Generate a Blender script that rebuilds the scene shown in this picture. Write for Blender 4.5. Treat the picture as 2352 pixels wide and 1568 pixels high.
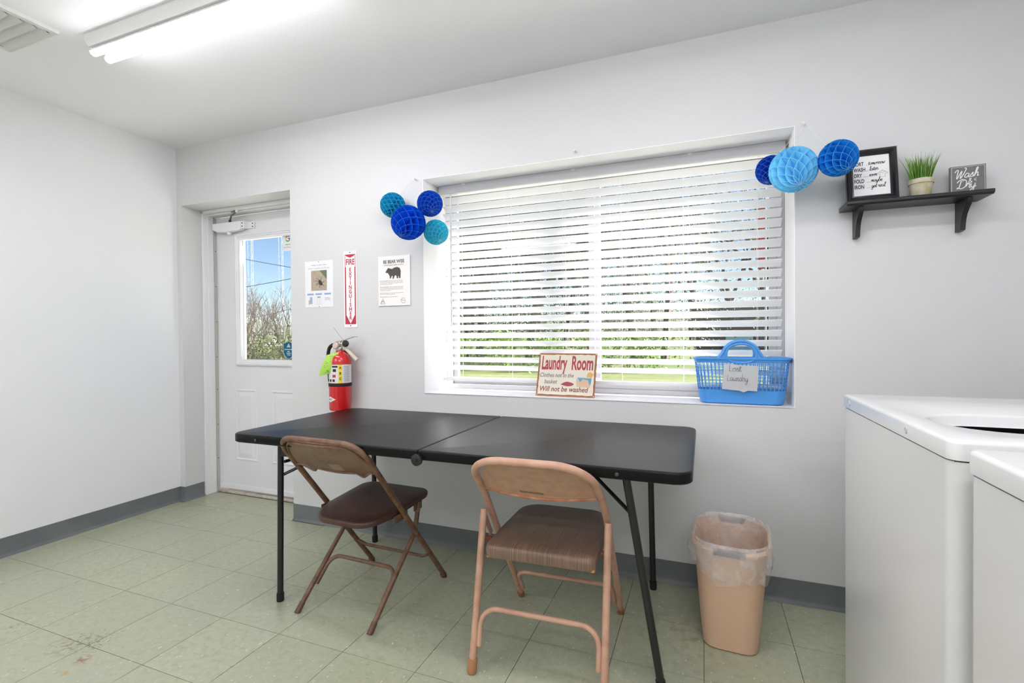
import bpy, bmesh, math, random
from mathutils import Vector, Matrix
R = math.radians
random.seed(7)
scene = bpy.context.scene
COL = scene.collection
for o in list(bpy.data.objects):
    bpy.data.objects.remove(o)

# ------------------------------------------------------------------ camera
F_PX, YAW, PITCH, ROLL, EYE = 1126.054, 0.371904, -0.0114209, -0.0077536, 1.13858
cam = bpy.data.cameras.new('camera'); cam_o = bpy.data.objects.new('camera', cam); COL.objects.link(cam_o)
cam.sensor_width = 36.0; cam.sensor_fit = 'HORIZONTAL'; cam.lens = 36.0 * F_PX / 2352.0
cam.clip_start = 0.02; cam.clip_end = 600
_r = Vector((math.cos(YAW), math.sin(YAW), 0)); _d0 = Vector((-math.sin(YAW), math.cos(YAW), 0)); _z = Vector((0, 0, 1))
_d = _d0 * math.cos(PITCH) + _z * math.sin(PITCH); _u = -_d0 * math.sin(PITCH) + _z * math.cos(PITCH)
_cx = _r * math.cos(ROLL) + _u * math.sin(ROLL); _cy = -_r * math.sin(ROLL) + _u * math.cos(ROLL); _cz = -_d
m = Matrix.Identity(4)
for i in range(3):
    m[i][0], m[i][1], m[i][2] = _cx[i], _cy[i], _cz[i]
m[0][3], m[1][3], m[2][3] = 0, 0, EYE
cam_o.matrix_world = m
scene.camera = cam_o

# ------------------------------------------------------------------ light and exposure
scene.view_settings.view_transform = 'Standard'; scene.view_settings.look = 'None'
scene.view_settings.gamma = 1.0; scene.view_settings.use_curve_mapping = False
scene.view_settings.exposure = 0.46
SKY_STRENGTH, SUN_STRENGTH, TUBE_STRENGTH = 0.13, 25.0, 35.0
world = bpy.data.worlds.new('sky'); scene.world = world; world.use_nodes = True
wn = world.node_tree; bg = wn.nodes['Background']; sky = wn.nodes.new('ShaderNodeTexSky')
sky.sky_type = 'NISHITA'; sky.sun_disc = False; sky.sun_elevation = R(36); sky.sun_rotation = R(66)
sky.air_density = .8; sky.dust_density = .15; sky.ozone_density = 2.0
wn.links.new(sky.outputs[0], bg.inputs[0]); bg.inputs[1].default_value = SKY_STRENGTH
sun = bpy.data.lights.new('sun', 'SUN'); sun.energy = SUN_STRENGTH; sun.angle = R(8); sun.color = (1, .96, .9)
sun_o = bpy.data.objects.new('sun', sun); COL.objects.link(sun_o)
sun_o.rotation_euler = Vector((-0.95, -0.29, -0.66)).to_track_quat('-Z', 'Y').to_euler()

# ------------------------------------------------------------------ materials
def lin(r, g, b):
    def c(v):
        v /= 255.0
        return v / 12.92 if v <= .04045 else ((v + .055) / 1.055) ** 2.4
    return (c(r), c(g), c(b), 1.0)

MATS = {}
def mat(name, col, rough=.5, metal=0.0, spec=.5, emit=None, estr=0, bump=None, mottle=None, coat=0, trans=0.0):
    """procedural principled material; bump=(scale,strength,distance), mottle=(scale,other colour,amount)"""
    if name in MATS: return MATS[name]
    M = bpy.data.materials.new(name); M.use_nodes = True; nt = M.node_tree; b = nt.nodes['Principled BSDF']
    c = col if len(col) == 4 else lin(*col)
    b.inputs['Base Color'].default_value = c
    b.inputs['Roughness'].default_value = rough; b.inputs['Metallic'].default_value = metal
    b.inputs['Specular IOR Level'].default_value = spec
    if coat: b.inputs['Coat Weight'].default_value = coat
    if emit:
        b.inputs['Emission Color'].default_value = emit; b.inputs['Emission Strength'].default_value = estr
    tc = nt.nodes.new('ShaderNodeTexCoord')
    if mottle:
        n = nt.nodes.new('ShaderNodeTexNoise'); n.inputs['Scale'].default_value = mottle[0]; n.inputs['Detail'].default_value = 6
        nt.links.new(tc.outputs['Object'], n.inputs['Vector'])
        rp = nt.nodes.new('ShaderNodeValToRGB'); rp.color_ramp.elements[0].position = .42; rp.color_ramp.elements[1].position = .68
        nt.links.new(n.outputs['Fac'], rp.inputs[0])
        ml = nt.nodes.new('ShaderNodeMath'); ml.operation = 'MULTIPLY'; ml.inputs[1].default_value = mottle[2]
        nt.links.new(rp.outputs[0], ml.inputs[0])
        mx = nt.nodes.new('ShaderNodeMixRGB'); mx.inputs[1].default_value = c; mx.inputs[2].default_value = lin(*mottle[1])
        nt.links.new(ml.outputs[0], mx.inputs[0]); nt.links.new(mx.outputs[0], b.inputs['Base Color'])
    if bump:
        n = nt.nodes.new('ShaderNodeTexNoise'); n.inputs['Scale'].default_value = bump[0]; n.inputs['Detail'].default_value = 3
        nt.links.new(tc.outputs['Object'], n.inputs['Vector'])
        bp = nt.nodes.new('ShaderNodeBump'); bp.inputs['Strength'].default_value = bump[1]; bp.inputs['Distance'].default_value = bump[2]
        nt.links.new(n.outputs['Fac'], bp.inputs['Height']); nt.links.new(bp.outputs[0], b.inputs['Normal'])
    if trans:
        t = nt.nodes.new('ShaderNodeBsdfTranslucent'); t.inputs[0].default_value = c
        if mottle: nt.links.new(mx.outputs[0], t.inputs[0])
        ms = nt.nodes.new('ShaderNodeMixShader'); ms.inputs[0].default_value = trans
        out = nt.nodes['Material Output']
        nt.links.new(b.outputs[0], ms.inputs[1]); nt.links.new(t.outputs[0], ms.inputs[2]); nt.links.new(ms.outputs[0], out.inputs[0])
    MATS[name] = M
    return M

def glass_mat(name, tint=(1, 1, 1, 1), refl=.06):
    if name in MATS: return MATS[name]
    M = bpy.data.materials.new(name); M.use_nodes = True; nt = M.node_tree
    for n in list(nt.nodes):
        if n.type != 'OUTPUT_MATERIAL': nt.nodes.remove(n)
    out = nt.nodes['Material Output']
    t = nt.nodes.new('ShaderNodeBsdfTransparent'); t.inputs[0].default_value = tint
    g = nt.nodes.new('ShaderNodeBsdfGlossy'); g.inputs['Roughness'].default_value = .02
    lay = nt.nodes.new('ShaderNodeLayerWeight'); pw = nt.nodes.new('ShaderNodeMath'); pw.operation = 'POWER'; pw.inputs[1].default_value = 5
    lw = nt.nodes.new('ShaderNodeMath'); lw.operation = 'MULTIPLY_ADD'; lw.inputs[1].default_value = .9; lw.inputs[2].default_value = .03
    nt.links.new(lay.outputs['Facing'], pw.inputs[0]); nt.links.new(pw.outputs[0], lw.inputs[0])
    ms = nt.nodes.new('ShaderNodeMixShader')
    nt.links.new(lw.outputs[0], ms.inputs[0]); nt.links.new(t.outputs[0], ms.inputs[1]); nt.links.new(g.outputs[0], ms.inputs[2])
    nt.links.new(ms.outputs[0], out.inputs[0]); MATS[name] = M
    return M

def film_mat(name, col, opacity, rough=.25):
    """thin crumpled plastic film"""
    if name in MATS: return MATS[name]
    M = bpy.data.materials.new(name); M.use_nodes = True; nt = M.node_tree; b = nt.nodes['Principled BSDF']; out = nt.nodes['Material Output']
    b.inputs['Base Color'].default_value = lin(*col); b.inputs['Roughness'].default_value = rough
    t = nt.nodes.new('ShaderNodeBsdfTransparent'); ms = nt.nodes.new('ShaderNodeMixShader')
    tc = nt.nodes.new('ShaderNodeTexCoord'); n = nt.nodes.new('ShaderNodeTexNoise'); n.inputs['Scale'].default_value = 22; n.inputs['Detail'].default_value = 4
    nt.links.new(tc.outputs['Object'], n.inputs['Vector'])
    mr = nt.nodes.new('ShaderNodeMapRange'); mr.inputs[1].default_value = .35; mr.inputs[2].default_value = .7
    mr.inputs[3].default_value = opacity * .75; mr.inputs[4].default_value = min(1, opacity * 1.35)
    nt.links.new(n.outputs['Fac'], mr.inputs[0]); nt.links.new(mr.outputs[0], ms.inputs[0])
    bp = nt.nodes.new('ShaderNodeBump'); bp.inputs['Strength'].default_value = .6; bp.inputs['Distance'].default_value = .01
    nt.links.new(n.outputs['Fac'], bp.inputs['Height']); nt.links.new(bp.outputs[0], b.inputs['Normal'])
    nt.links.new(t.outputs[0], ms.inputs[1]); nt.links.new(b.outputs[0], ms.inputs[2]); nt.links.new(ms.outputs[0], out.inputs[0])
    MATS[name] = M
    return M

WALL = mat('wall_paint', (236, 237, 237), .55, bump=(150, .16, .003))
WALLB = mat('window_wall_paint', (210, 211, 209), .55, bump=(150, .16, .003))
CEIL = mat('ceiling_paint', (240, 240, 240), .9, bump=(60, .25, .003))
WHITE = mat('white_gloss_paint', (232, 232, 232), .35)
DOORW = mat('door_paint', (226, 227, 227), .4, bump=(40, .08, .002))
SLAT = mat('blind_vinyl', (250, 250, 250), .45, trans=.64)
ALU = mat('window_vinyl', (172, 172, 177), .4)
GLASS = glass_mat('clear_glass')
COVE = mat('cove_base_vinyl', (104, 109, 111), .42, mottle=(8, (118, 121, 120), .5))
ENAMEL = mat('white_enamel', (222, 222, 220), .25, coat=.25)
BLACKM = mat('black_metal', (26, 26, 27), .35)
TABLE = mat('table_plastic', (16, 16, 18), .34, spec=.16, bump=(500, .15, .0008))
RUBBER = mat('black_rubber', (20, 20, 20), .7)
CHROME = mat('chrome', (200, 200, 196), .25, 1.0)
DARK = mat('dark_gap', (40, 38, 36), .8)

def floor_mat():
    M = bpy.data.materials.new('vinyl_tile'); M.use_nodes = True; nt = M.node_tree; b = nt.nodes['Principled BSDF']
    L = nt.links.new; N = nt.nodes.new
    geo = N('ShaderNodeNewGeometry'); info = N('ShaderNodeObjectInfo')
    def ramp(src, p0, p1, c0=(0, 0, 0, 1), c1=(1, 1, 1, 1)):
        r = N('ShaderNodeValToRGB'); r.color_ramp.elements[0].position = p0; r.color_ramp.elements[1].position = p1
        r.color_ramp.elements[0].color = c0; r.color_ramp.elements[1].color = c1; L(src, r.inputs[0]); return r.outputs[0]
    def noise(sc, det, mp=None):
        n = N('ShaderNodeTexNoise'); n.inputs['Scale'].default_value = sc; n.inputs['Detail'].default_value = det
        if mp is None: L(geo.outputs['Position'], n.inputs['Vector'])
        else: L(mp, n.inputs['Vector'])
        return n.outputs['Fac']
    def mapping(rot, scl, off=0):
        mp = N('ShaderNodeMapping'); mp.inputs['Rotation'].default_value = (0, 0, rot); mp.inputs['Scale'].default_value = scl
        mp.inputs['Location'].default_value = (off, off, 0); L(geo.outputs['Position'], mp.inputs['Vector']); return mp.outputs[0]
    def mix(fac, a, bb):
        x = N('ShaderNodeMixRGB'); L(fac, x.inputs[0])
        if isinstance(a, tuple): x.inputs[1].default_value = a
        else: L(a, x.inputs[1])
        if isinstance(bb, tuple): x.inputs[2].default_value = bb
        else: L(bb, x.inputs[2])
        return x.outputs[0]
    base = mix(info.outputs['Random'], lin(168, 172, 143), lin(175, 178, 150))
    base = mix(ramp(noise(2.2, 3), .4, .7), base, lin(166, 170, 148))
    base = mix(ramp(noise(38, 4), .45, .72), base, lin(157, 162, 137))
    pale = ramp(noise(120, 1, mapping(.5, (1, .42, 1))), .68, .74)
    base = mix(pale, base, lin(194, 196, 176))
    pale2 = ramp(noise(95, 1, mapping(-.9, (1, .42, 1), 3.1)), .72, .76)
    base = mix(pale2, base, lin(212, 211, 194))
    dk = ramp(noise(95, 1, mapping(.2, (.42, 1, 1), 7.7)), .70, .75)
    base = mix(dk, base, lin(146, 152, 130))
    # worn brown scuffs with a shape of their own (places given in metres on the floor)
    def blob(x, y, rad, sc, p0, p1):
        vm = N('ShaderNodeVectorMath'); vm.operation = 'DISTANCE'; vm.inputs[1].default_value = (x, y, 0)
        L(geo.outputs['Position'], vm.inputs[0])
        mr = N('ShaderNodeMapRange'); mr.inputs[1].default_value = rad; mr.inputs[2].default_value = 0
        L(vm.outputs['Value'], mr.inputs[0])
        ml = N('ShaderNodeMath'); ml.operation = 'MULTIPLY'; L(mr.outputs[0], ml.inputs[0]); L(ramp(noise(sc, 8), p0, p1), ml.inputs[1]); return ml.outputs[0]
    base = mix(blob(-2.20, 1.10, .10, 60, .5, .62), base, lin(110, 98, 60))
    base = mix(blob(-2.13, 1.13, .09, 90, .52, .62), base, lin(96, 92, 62))
    base = mix(blob(-2.06, 1.055, .035, 70, .42, .55), base, lin(128, 72, 30))
    base = mix(blob(-2.55, 1.08, .06, 60, .55, .66), base, lin(130, 100, 55))
    base = mix(blob(-2.03, .99, .025, 60, .45, .6), base, lin(176, 140, 70))
    base = mix(blob(-.10, 1.95, .25, 24, .5, .75), base, lin(128, 118, 84))
    base = mix(blob(-3.20, 2.42, .45, 16, .5, .8), base, lin(140, 124, 88))
    L(base, b.inputs['Base Color']); b.inputs['Roughness'].default_value = .28; b.inputs['Specular IOR Level'].default_value = .62
    bp = N('ShaderNodeBump'); bp.inputs['Strength'].default_value = .12; bp.inputs['Distance'].default_value = .002
    L(noise(14, 3), bp.inputs['Height']); L(bp.outputs[0], b.inputs['Normal'])
    return M

# ------------------------------------------------------------------ mesh helpers
def fillet(pts, rad, n=7, closed=False):
    pts = [Vector(p) for p in pts]; out = []; N = len(pts)
    for i, p in enumerate(pts):
        if not closed and (i == 0 or i == N - 1):
            out.append(p); continue
        a, c = pts[i - 1], pts[(i + 1) % N]; r = rad[i] if isinstance(rad, (list, tuple)) else rad
        va, vc = a - p, c - p; la, lc = va.length, vc.length
        if r <= 0 or la < 1e-6 or lc < 1e-6: out.append(p); continue
        ang = va.angle(vc); t = min(r / max(math.tan(ang / 2), 1e-4), la * .49, lc * .49)
        s, e = p + va.normalized() * t, p + vc.normalized() * t
        for k in range(n + 1):
            u = k / n; w = math.cos(ang / 2) * .9 + .1 if ang < 3 else 1; w = max(math.sin(ang / 2), .2)
            den = (1 - u) ** 2 + 2 * w * u * (1 - u) + u * u
            out.append((s * (1 - u) ** 2 + p * (2 * w * u * (1 - u)) + e * u * u) / den)
    return out

def rrect(x0, y0, x1, y1, r, n=6):
    """rounded rectangle, counter-clockwise 2-D points"""
    if not isinstance(r, (list, tuple)): r = [r] * 4
    cs = [(x1, y0, -90, r[1]), (x1, y1, 0, r[2]), (x0, y1, 90, r[3]), (x0, y0, 180, r[0])]; out = []
    for (x, y, a, q) in cs:
        cx = x - q if x == x1 else x + q; cy = y - q if y == y1 else y + q
        for k in range(n + 1):
            t = R(a + 90 * k / n); out.append((cx + q * math.cos(t), cy + q * math.sin(t)))
    return out

class MB:
    def __init__(s): s.v = []; s.f = []
    def add(s, vs, fs):
        o = len(s.v); s.v += [tuple(v) for v in vs]; s.f += [tuple(i + o for i in f) for f in fs]; return s
    def box(s, a, b):
        (x0, y0, z0), (x1, y1, z1) = a, b
        return s.add([(x0, y0, z0), (x1, y0, z0), (x1, y1, z0), (x0, y1, z0), (x0, y0, z1), (x1, y0, z1), (x1, y1, z1), (x0, y1, z1)],
                     [(0, 3, 2, 1), (4, 5, 6, 7), (0, 1, 5, 4), (1, 2, 6, 5), (2, 3, 7, 6), (3, 0, 4, 7)])
    def loops(s, L, cap0=True, cap1=True, closed=True):
        n = len(L[0]); o = len(s.v)
        for l in L: s.v += [tuple(p) for p in l]
        for i in range(len(L) - 1):
            for k in range(n if closed else n - 1):
                a = o + i * n + k; b = o + i * n + (k + 1) % n; s.f.append((a, b, b + n, a + n))
        if cap0: s.f.append(tuple(o + k for k in reversed(range(n))))
        if cap1: s.f.append(tuple(o + (len(L) - 1) * n + k for k in range(n)))
        return s
    def tube(s, path, r, n=10, caps=True, closed=False):
        P = [Vector(p) for p in path]; N = len(P); T = []
        for i in range(N):
            a = P[i - 1] if (i > 0 or closed) else P[0]; b = P[(i + 1) % N] if (i < N - 1 or closed) else P[-1]
            T.append((b - a).normalized())
        u = T[0].cross(Vector((0, 0, 1)));
        if u.length < .05: u = T[0].cross(Vector((1, 0, 0)))
        u.normalize(); L = []
        for i in range(N):
            u = (u - T[i] * u.dot(T[i])).normalized(); w = T[i].cross(u); rr = r[i] if isinstance(r, (list, tuple)) else r
            L.append([P[i] + (u * math.cos(2 * math.pi * k / n) + w * math.sin(2 * math.pi * k / n)) * rr for k in range(n)])
        if closed: L.append(L[0])
        return s.loops(L, caps and not closed, caps and not closed)
    def lathe(s, prof, n=24, c=(0, 0, 0), cap0=True, cap1=True):
        L = [[(c[0] + r * math.cos(2 * math.pi * k / n), c[1] + r * math.sin(2 * math.pi * k / n), c[2] + z) for k in range(n)] for r, z in prof]
        return s.loops(L, cap0, cap1)
    def prism(s, poly, y0, y1):
        """polygon in x,z extruded along y"""
        return s.loops([[(x, y0, z) for x, z in poly], [(x, y1, z) for x, z in poly]])
    def slab(s, poly, z0, z1, bev=0):
        if not bev: return s.loops([[(x, y, z0) for x, y in poly], [(x, y, z1) for x, y in poly]])
        cx = sum(p[0] for p in poly) / len(poly); cy = sum(p[1] for p in poly) / len(poly)
        def ins(d):
            out = []
            for x, y in poly:
                v = Vector((x - cx, y - cy)); sx = max(abs(p[0] - cx) for p in poly); sy = max(abs(p[1] - cy) for p in poly)
                out.append((cx + v.x * (1 - d / sx), cy + v.y * (1 - d / sy)))
            return out
        L = []
        for k in range(4):
            a = k / 3 * math.pi / 2; L.append([(x, y, z0 + bev * (1 - math.sin(a))) for x, y in ins(bev * (1 - math.cos(a)) if False else bev * math.cos(a) * 0 + bev * (1 - math.sin(a)))])
        L = [[(x, y, z0) for x, y in ins(bev * .6)], [(x, y, z0 + bev * .6) for x, y in poly]]
        for k in range(5):
            a = k / 4 * math.pi / 2; L.append([(x, y, z1 - bev + bev * math.sin(a)) for x, y in ins(bev * (1 - math.cos(a)))])
        return s.loops(L)
    def xf(s, M):
        s.v = [tuple(M @ Vector(v)) for v in s.v]; return s
    def merge(s, o): return s.add(o.v, o.f)
    def build(s, name, material, parent=None, loc=(0, 0, 0), rot=(0, 0, 0), smooth=38, bevel=0, seg=2, weld=False):
        me = bpy.data.meshes.new(name); me.from_pydata(s.v, [], s.f); me.update()
        bm = bmesh.new(); bm.from_mesh(me)
        if weld: bmesh.ops.remove_doubles(bm, verts=bm.verts, dist=1e-5)
        bmesh.ops.recalc_face_normals(bm, faces=bm.faces); bm.to_mesh(me); bm.free()
        if smooth:
            me.polygons.foreach_set('use_smooth', [True] * len(me.polygons)); me.set_sharp_from_angle(angle=R(smooth))
        me.materials.append(material)
        o = bpy.data.objects.new(name, me); COL.objects.link(o); o.parent = parent; o.location = loc; o.rotation_euler = rot
        if bevel:
            b = o.modifiers.new('bevel', 'BEVEL'); b.width = bevel; b.segments = seg; b.limit_method = 'ANGLE'; b.angle_limit = R(40)
        return o

def tag(o, label=None, cat=None, group=None, kind=None):
    if label: o['label'] = label
    if cat: o['category'] = cat
    if group: o['group'] = group
    if kind: o['kind'] = kind
    return o
def empty(name, loc=(0, 0, 0), rot=(0, 0, 0), label=None, cat=None, group=None, kind=None):
    o = bpy.data.objects.new(name, None); COL.objects.link(o); o.location = loc; o.rotation_euler = rot; o.empty_display_size = .05
    return tag(o, label, cat, group, kind)
def inst(src, parent, loc=(0, 0, 0), rot=(0, 0, 0)):
    o = src.copy(); COL.objects.link(o); o.parent = parent; o.location = loc; o.rotation_euler = rot; return o

# flat print lies in a local x,z plane facing -y ----------------------------------
_tc = {}
def text(mb, s, size, x, z, y=0.0, align='LEFT', xs=1.0, shear=0.0, bold=0.0):
    cu = bpy.data.curves.new('t', 'FONT'); cu.body = s; cu.size = size; cu.align_x = align; cu.shear = shear; cu.offset = bold; cu.resolution_u = 3
    ob = bpy.data.objects.new('t', cu); COL.objects.link(ob); dg = bpy.context.evaluated_depsgraph_get(); dg.update()
    me = bpy.data.meshes.new_from_object(ob.evaluated_get(dg))
    mb.add([(x + v.co.x * xs, y, z + v.co.y) for v in me.vertices], [tuple(p.vertices) for p in me.polygons])
    bpy.data.objects.remove(ob); bpy.data.curves.remove(cu); bpy.data.meshes.remove(me); return mb
def rect(mb, x0, z0, x1, z1, y=0.0): return mb.add([(x0, y, z0), (x1, y, z0), (x1, y, z1), (x0, y, z1)], [(0, 1, 2, 3)])
def polyf(mb, pts, y=0.0): return mb.add([(a, y, b) for a, b in pts], [tuple(range(len(pts)))])
def ribbon(mb, pts, w, y=0.0):
    P = [Vector((a, b)) for a, b in pts]; o = len(mb.v); n = len(P)
    for i in range(n):
        t = (P[min(i + 1, n - 1)] - P[max(i - 1, 0)])
        if t.length < 1e-9: t = Vector((1, 0))
        t.normalize(); q = Vector((-t.y, t.x)) * w / 2
        mb.v += [(P[i].x + q.x, y, P[i].y + q.y), (P[i].x - q.x, y, P[i].y - q.y)]
    for i in range(n - 1): mb.f.append((o + 2 * i, o + 2 * i + 1, o + 2 * i + 3, o + 2 * i + 2))
    return mb
def catmull(pts, k=6):
    out = []; P = [pts[0]] + list(pts) + [pts[-1]]
    for i in range(1, len(P) - 2):
        p0, p1, p2, p3 = P[i - 1], P[i], P[i + 1], P[i + 2]
        for j in range(k):
            t = j / k
            out.append(tuple(.5 * (2 * p1[d] + (p2[d] - p0[d]) * t + (2 * p0[d] - 5 * p1[d] + 4 * p2[d] - p3[d]) * t * t + (3 * p1[d] - p0[d] - 3 * p2[d] + p3[d]) * t ** 3) for d in range(len(p1))))
    out.append(tuple(pts[-1])); return out
HAND = {
 'a': ([[(.75, .85), (.4, 1), (.08, .6), (.15, .12), (.45, .05), (.75, .5), (.8, .95), (.78, .3), (.9, .03), (1.1, .25)]], 1.05),
 'b': ([[(0, .2), (.3, 1.3), (.4, 2), (.25, 2.1), (.15, 1.4), (.15, .3), (.35, .02), (.7, .2), (.75, .7), (.5, .95), (.75, .8), (1, .85)]], .95),
 'd': ([[(.75, .8), (.4, 1), (.08, .6), (.15, .12), (.45, .05), (.75, .5), (.92, 2.1), (.8, .6), (.88, .05), (1.1, .25)]], 1.05),
 'e': ([[(0, .3), (.5, .55), (.6, .9), (.35, 1), (.1, .6), (.2, .08), (.5, .03), (.85, .3)]], .8),
 'f': ([[(0, .2), (.4, 1.8), (.3, 2.1), (.2, 1.5), (.2, -.8)]], .6),
 'g': ([[(.75, .8), (.4, 1), (.08, .6), (.2, .1), (.5, .15), (.75, .6), (.8, .95), (.75, -.5), (.5, -1), (.2, -.8), (.4, -.3), (1.05, .3)]], 1.0),
 'h': ([[(0, .2), (.35, 1.4), (.4, 2.05), (.2, 2), (.12, 1), (.1, 0)], [(.1, .2), (.35, .85), (.6, .95), (.65, .5), (.67, .05), (.95, .25)]], .92),
 'l': ([[(0, .2), (.35, 1.4), (.4, 2.05), (.22, 2.05), (.15, 1), (.2, .1), (.4, 0), (.6, .25)]], .55),
 'm': ([[(0, .7), (.15, .95), (.2, 0)], [(.2, .3), (.4, .9), (.55, .9), (.6, 0)], [(.6, .3), (.8, .9), (.98, .9), (1.0, .2), (1.1, 0), (1.3, .25)]], 1.25),
 'n': ([[(0, .7), (.15, .95), (.2, 0)], [(.2, .3), (.4, .9), (.6, .9), (.63, .2), (.72, 0), (.95, .25)]], .9),
 'o': ([[(.5, .98), (.1, .7), (.1, .2), (.45, .02), (.75, .3), (.7, .8), (.4, .98), (.6, .75), (1, .85)]], .92),
 'r': ([[(0, .3), (.2, 1.08), (.3, .85), (.55, .9), (.55, .3), (.65, .03), (.9, .25)]], .8),
 's': ([[(0, .2), (.35, .95), (.45, 1), (.42, .7), (.6, .3), (.45, .02), (.15, .1)], [(.5, .05), (.8, .25)]], .75),
 't': ([[(.05, .3), (.3, 1.6), (.2, .3), (.35, .02), (.65, .25)], [(0, 1.1), (.6, 1.2)]], .6),
 'u': ([[(0, .9), (.05, .3), (.25, .03), (.55, .3), (.65, .95), (.62, .2), (.75, .03), (.95, .25)]], .9),
 'v': ([[(0, .9), (.3, .05), (.6, .95)]], .7),
 'w': ([[(0, .85), (.1, .15), (.3, .05), (.48, .8), (.52, .2), (.7, .05), (.92, .5), (.9, .95), (1.1, .85)]], 1.1),
 'y': ([[(0, .9), (.05, .3), (.3, .05), (.6, .4), (.68, .95), (.6, -.5), (.4, -1), (.1, -.8), (.3, -.3), (.95, .3)]], .9),
 'W': ([[(-.3, 1.5), (0, 2.0), (.3, 1.9), (.3, 1.2), (.35, .1), (.5, .1), (1.0, 1.8), (1.0, .2), (1.15, .1), (1.6, 1.5), (1.7, 2.3), (1.35, 2.4)]], 1.75),
 'D': ([[(.45, 1.8), (.35, .3), (.05, .05), (.2, .25), (.8, 0), (1.4, .5), (1.4, 1.6), (.8, 2.1), (.1, 1.9), (-.2, 1.4)]], 1.55),
 'L': ([[(.25, 1.7), (.15, .1)], [(.12, .06), (.9, .02)]], 1.0),
 '&': ([[(1.15, .7), (.7, .05), (.1, .2), (.3, .9), (.8, 1.4), (.6, 1.8), (.3, 1.5), (.5, .9), (1.2, 0)]], 1.3), ' ': ([], .5)}
def hand(mb, s, xh, x, z, w, y=0.0, shear=.18, rise=0.0, xs=1.0):
    cx = x
    for ch in s:
        st, adv = HAND[ch]
        for p in st:
            ribbon(mb, catmull([(cx + (a * xs + b * shear) * xh, z + b * xh + (cx - x) * rise) for a, b in p], 5), w, y)
        cx += adv * xh * xs
    return cx
INK = mat('black_ink', (32, 32, 32), .6); GREYINK = mat('grey_ink', (140, 142, 144), .6); PAPER = mat('white_paper', (236, 236, 234), .6)

# ================================================================== THE ROOM
YW, XL, XR, YF, ZC = 2.349, -3.4218, 1.30, -1.75, 2.457
YO = 2.668                                     # outer face of the window wall
DX0, DX1, DZ = -3.376, -2.391, 2.057          # door opening
WX0, WX1, WZ0, WZ1 = -1.437, .359, .827, 2.006  # window opening

FLOORM = floor_mat()
floor = tag(MB().box((XL - .2, YF - .1, -.12), (XR + .1, YO, -.0030)).build('floor', mat('tile_joint', (104, 104, 88), .9)), kind='structure')
T, GX, GY, G = .3048, -2.744, 1.4156, .0011
DY_IN = 2.58
full = None
for i in range(-4, 15):
    for j in range(-12, 6):
        x0, x1 = max(GX + i * T, XL), min(GX + (i + 1) * T, XR); y0, y1 = max(GY + j * T, YF), GY + (j + 1) * T
        ymax = DY_IN if (x1 > DX0 and x0 < DX1 and y1 > YW) else YW
        if x1 - x0 < .01 or y0 >= ymax - .005: continue
        y1 = min(y1, ymax)
        if y1 > YW + .001: x0, x1 = max(x0, DX0), min(x1, DX1)
        if x1 - x0 < .01 or y1 - y0 < .01: continue
        if full and abs(x1 - x0 - T) < 1e-5 and abs(y1 - y0 - T) < 1e-5:
            inst(full, floor, (x0, y0, 0)); continue
        o = MB().box((G, G, -.003), (x1 - x0 - G, y1 - y0 - G, 0)).build('floor_tile', FLOORM, floor, (x0, y0, 0), smooth=0)
        if abs(x1 - x0 - T) < 1e-5 and abs(y1 - y0 - T) < 1e-5: full = o

wb = MB()
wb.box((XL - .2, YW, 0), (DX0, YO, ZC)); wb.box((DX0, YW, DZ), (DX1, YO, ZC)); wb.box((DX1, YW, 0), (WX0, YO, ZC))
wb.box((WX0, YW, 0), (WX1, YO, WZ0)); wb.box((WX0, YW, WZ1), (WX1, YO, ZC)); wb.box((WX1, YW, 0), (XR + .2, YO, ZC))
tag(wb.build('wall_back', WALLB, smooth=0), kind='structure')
tag(MB().box((XL - .2, YF - .2, 0), (XL, YW, ZC)).build('wall_left', WALL, smooth=0), kind='structure')
tag(MB().box((XR, YF - .2, 0), (XR + .2, YW, ZC)).build('wall_right', WALL, smooth=0), kind='structure')
tag(MB().box((XL, YF - .2, 0), (XR, YF, ZC)).build('wall_front', WALL, smooth=0), kind='structure')
tag(MB().box((XL - .25, YF - .25, ZC), (XR + .25, YO + .02, ZC + .25)).build('ceiling', CEIL, smooth=0), kind='structure')

# cove base: profile swept along the foot of the walls
def cove(name, path):
    prof = [(0, 0), (.014, 0), (.013, .004), (.006, .012), (.0035, .02), (.0032, .1), (0, .1015)]
    L = []; P = [Vector(p) for p in path]
    for i, p in enumerate(P):
        d0 = (P[i] - P[i - 1]).normalized() if i else (P[1] - P[0]).normalized(); d1 = (P[i + 1] - P[i]).normalized() if i < len(P) - 1 else d0
        n0 = Vector((d0.y, -d0.x)); n1 = Vector((d1.y, -d1.x)); b = (n0 + n1); b = b / max(b.length_squared / 2, .2)
        L.append([(p.x + b.x * a, p.y + b.y * a, z) for a, z in prof])
    return tag(MB().loops(L).build(name, COVE, smooth=30), kind='structure')
cove('baseboard_left', [(XL, YF), (XL, YW)])
cove('baseboard_back', [(DX1, YW), (XR, YW)])
cove('baseboard_return', [(XL + .001, YW), (DX0 + .0, YW), (DX0, YW + .14)])
cove('baseboard_right', [(XR, YW), (XR, YF)])

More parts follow.
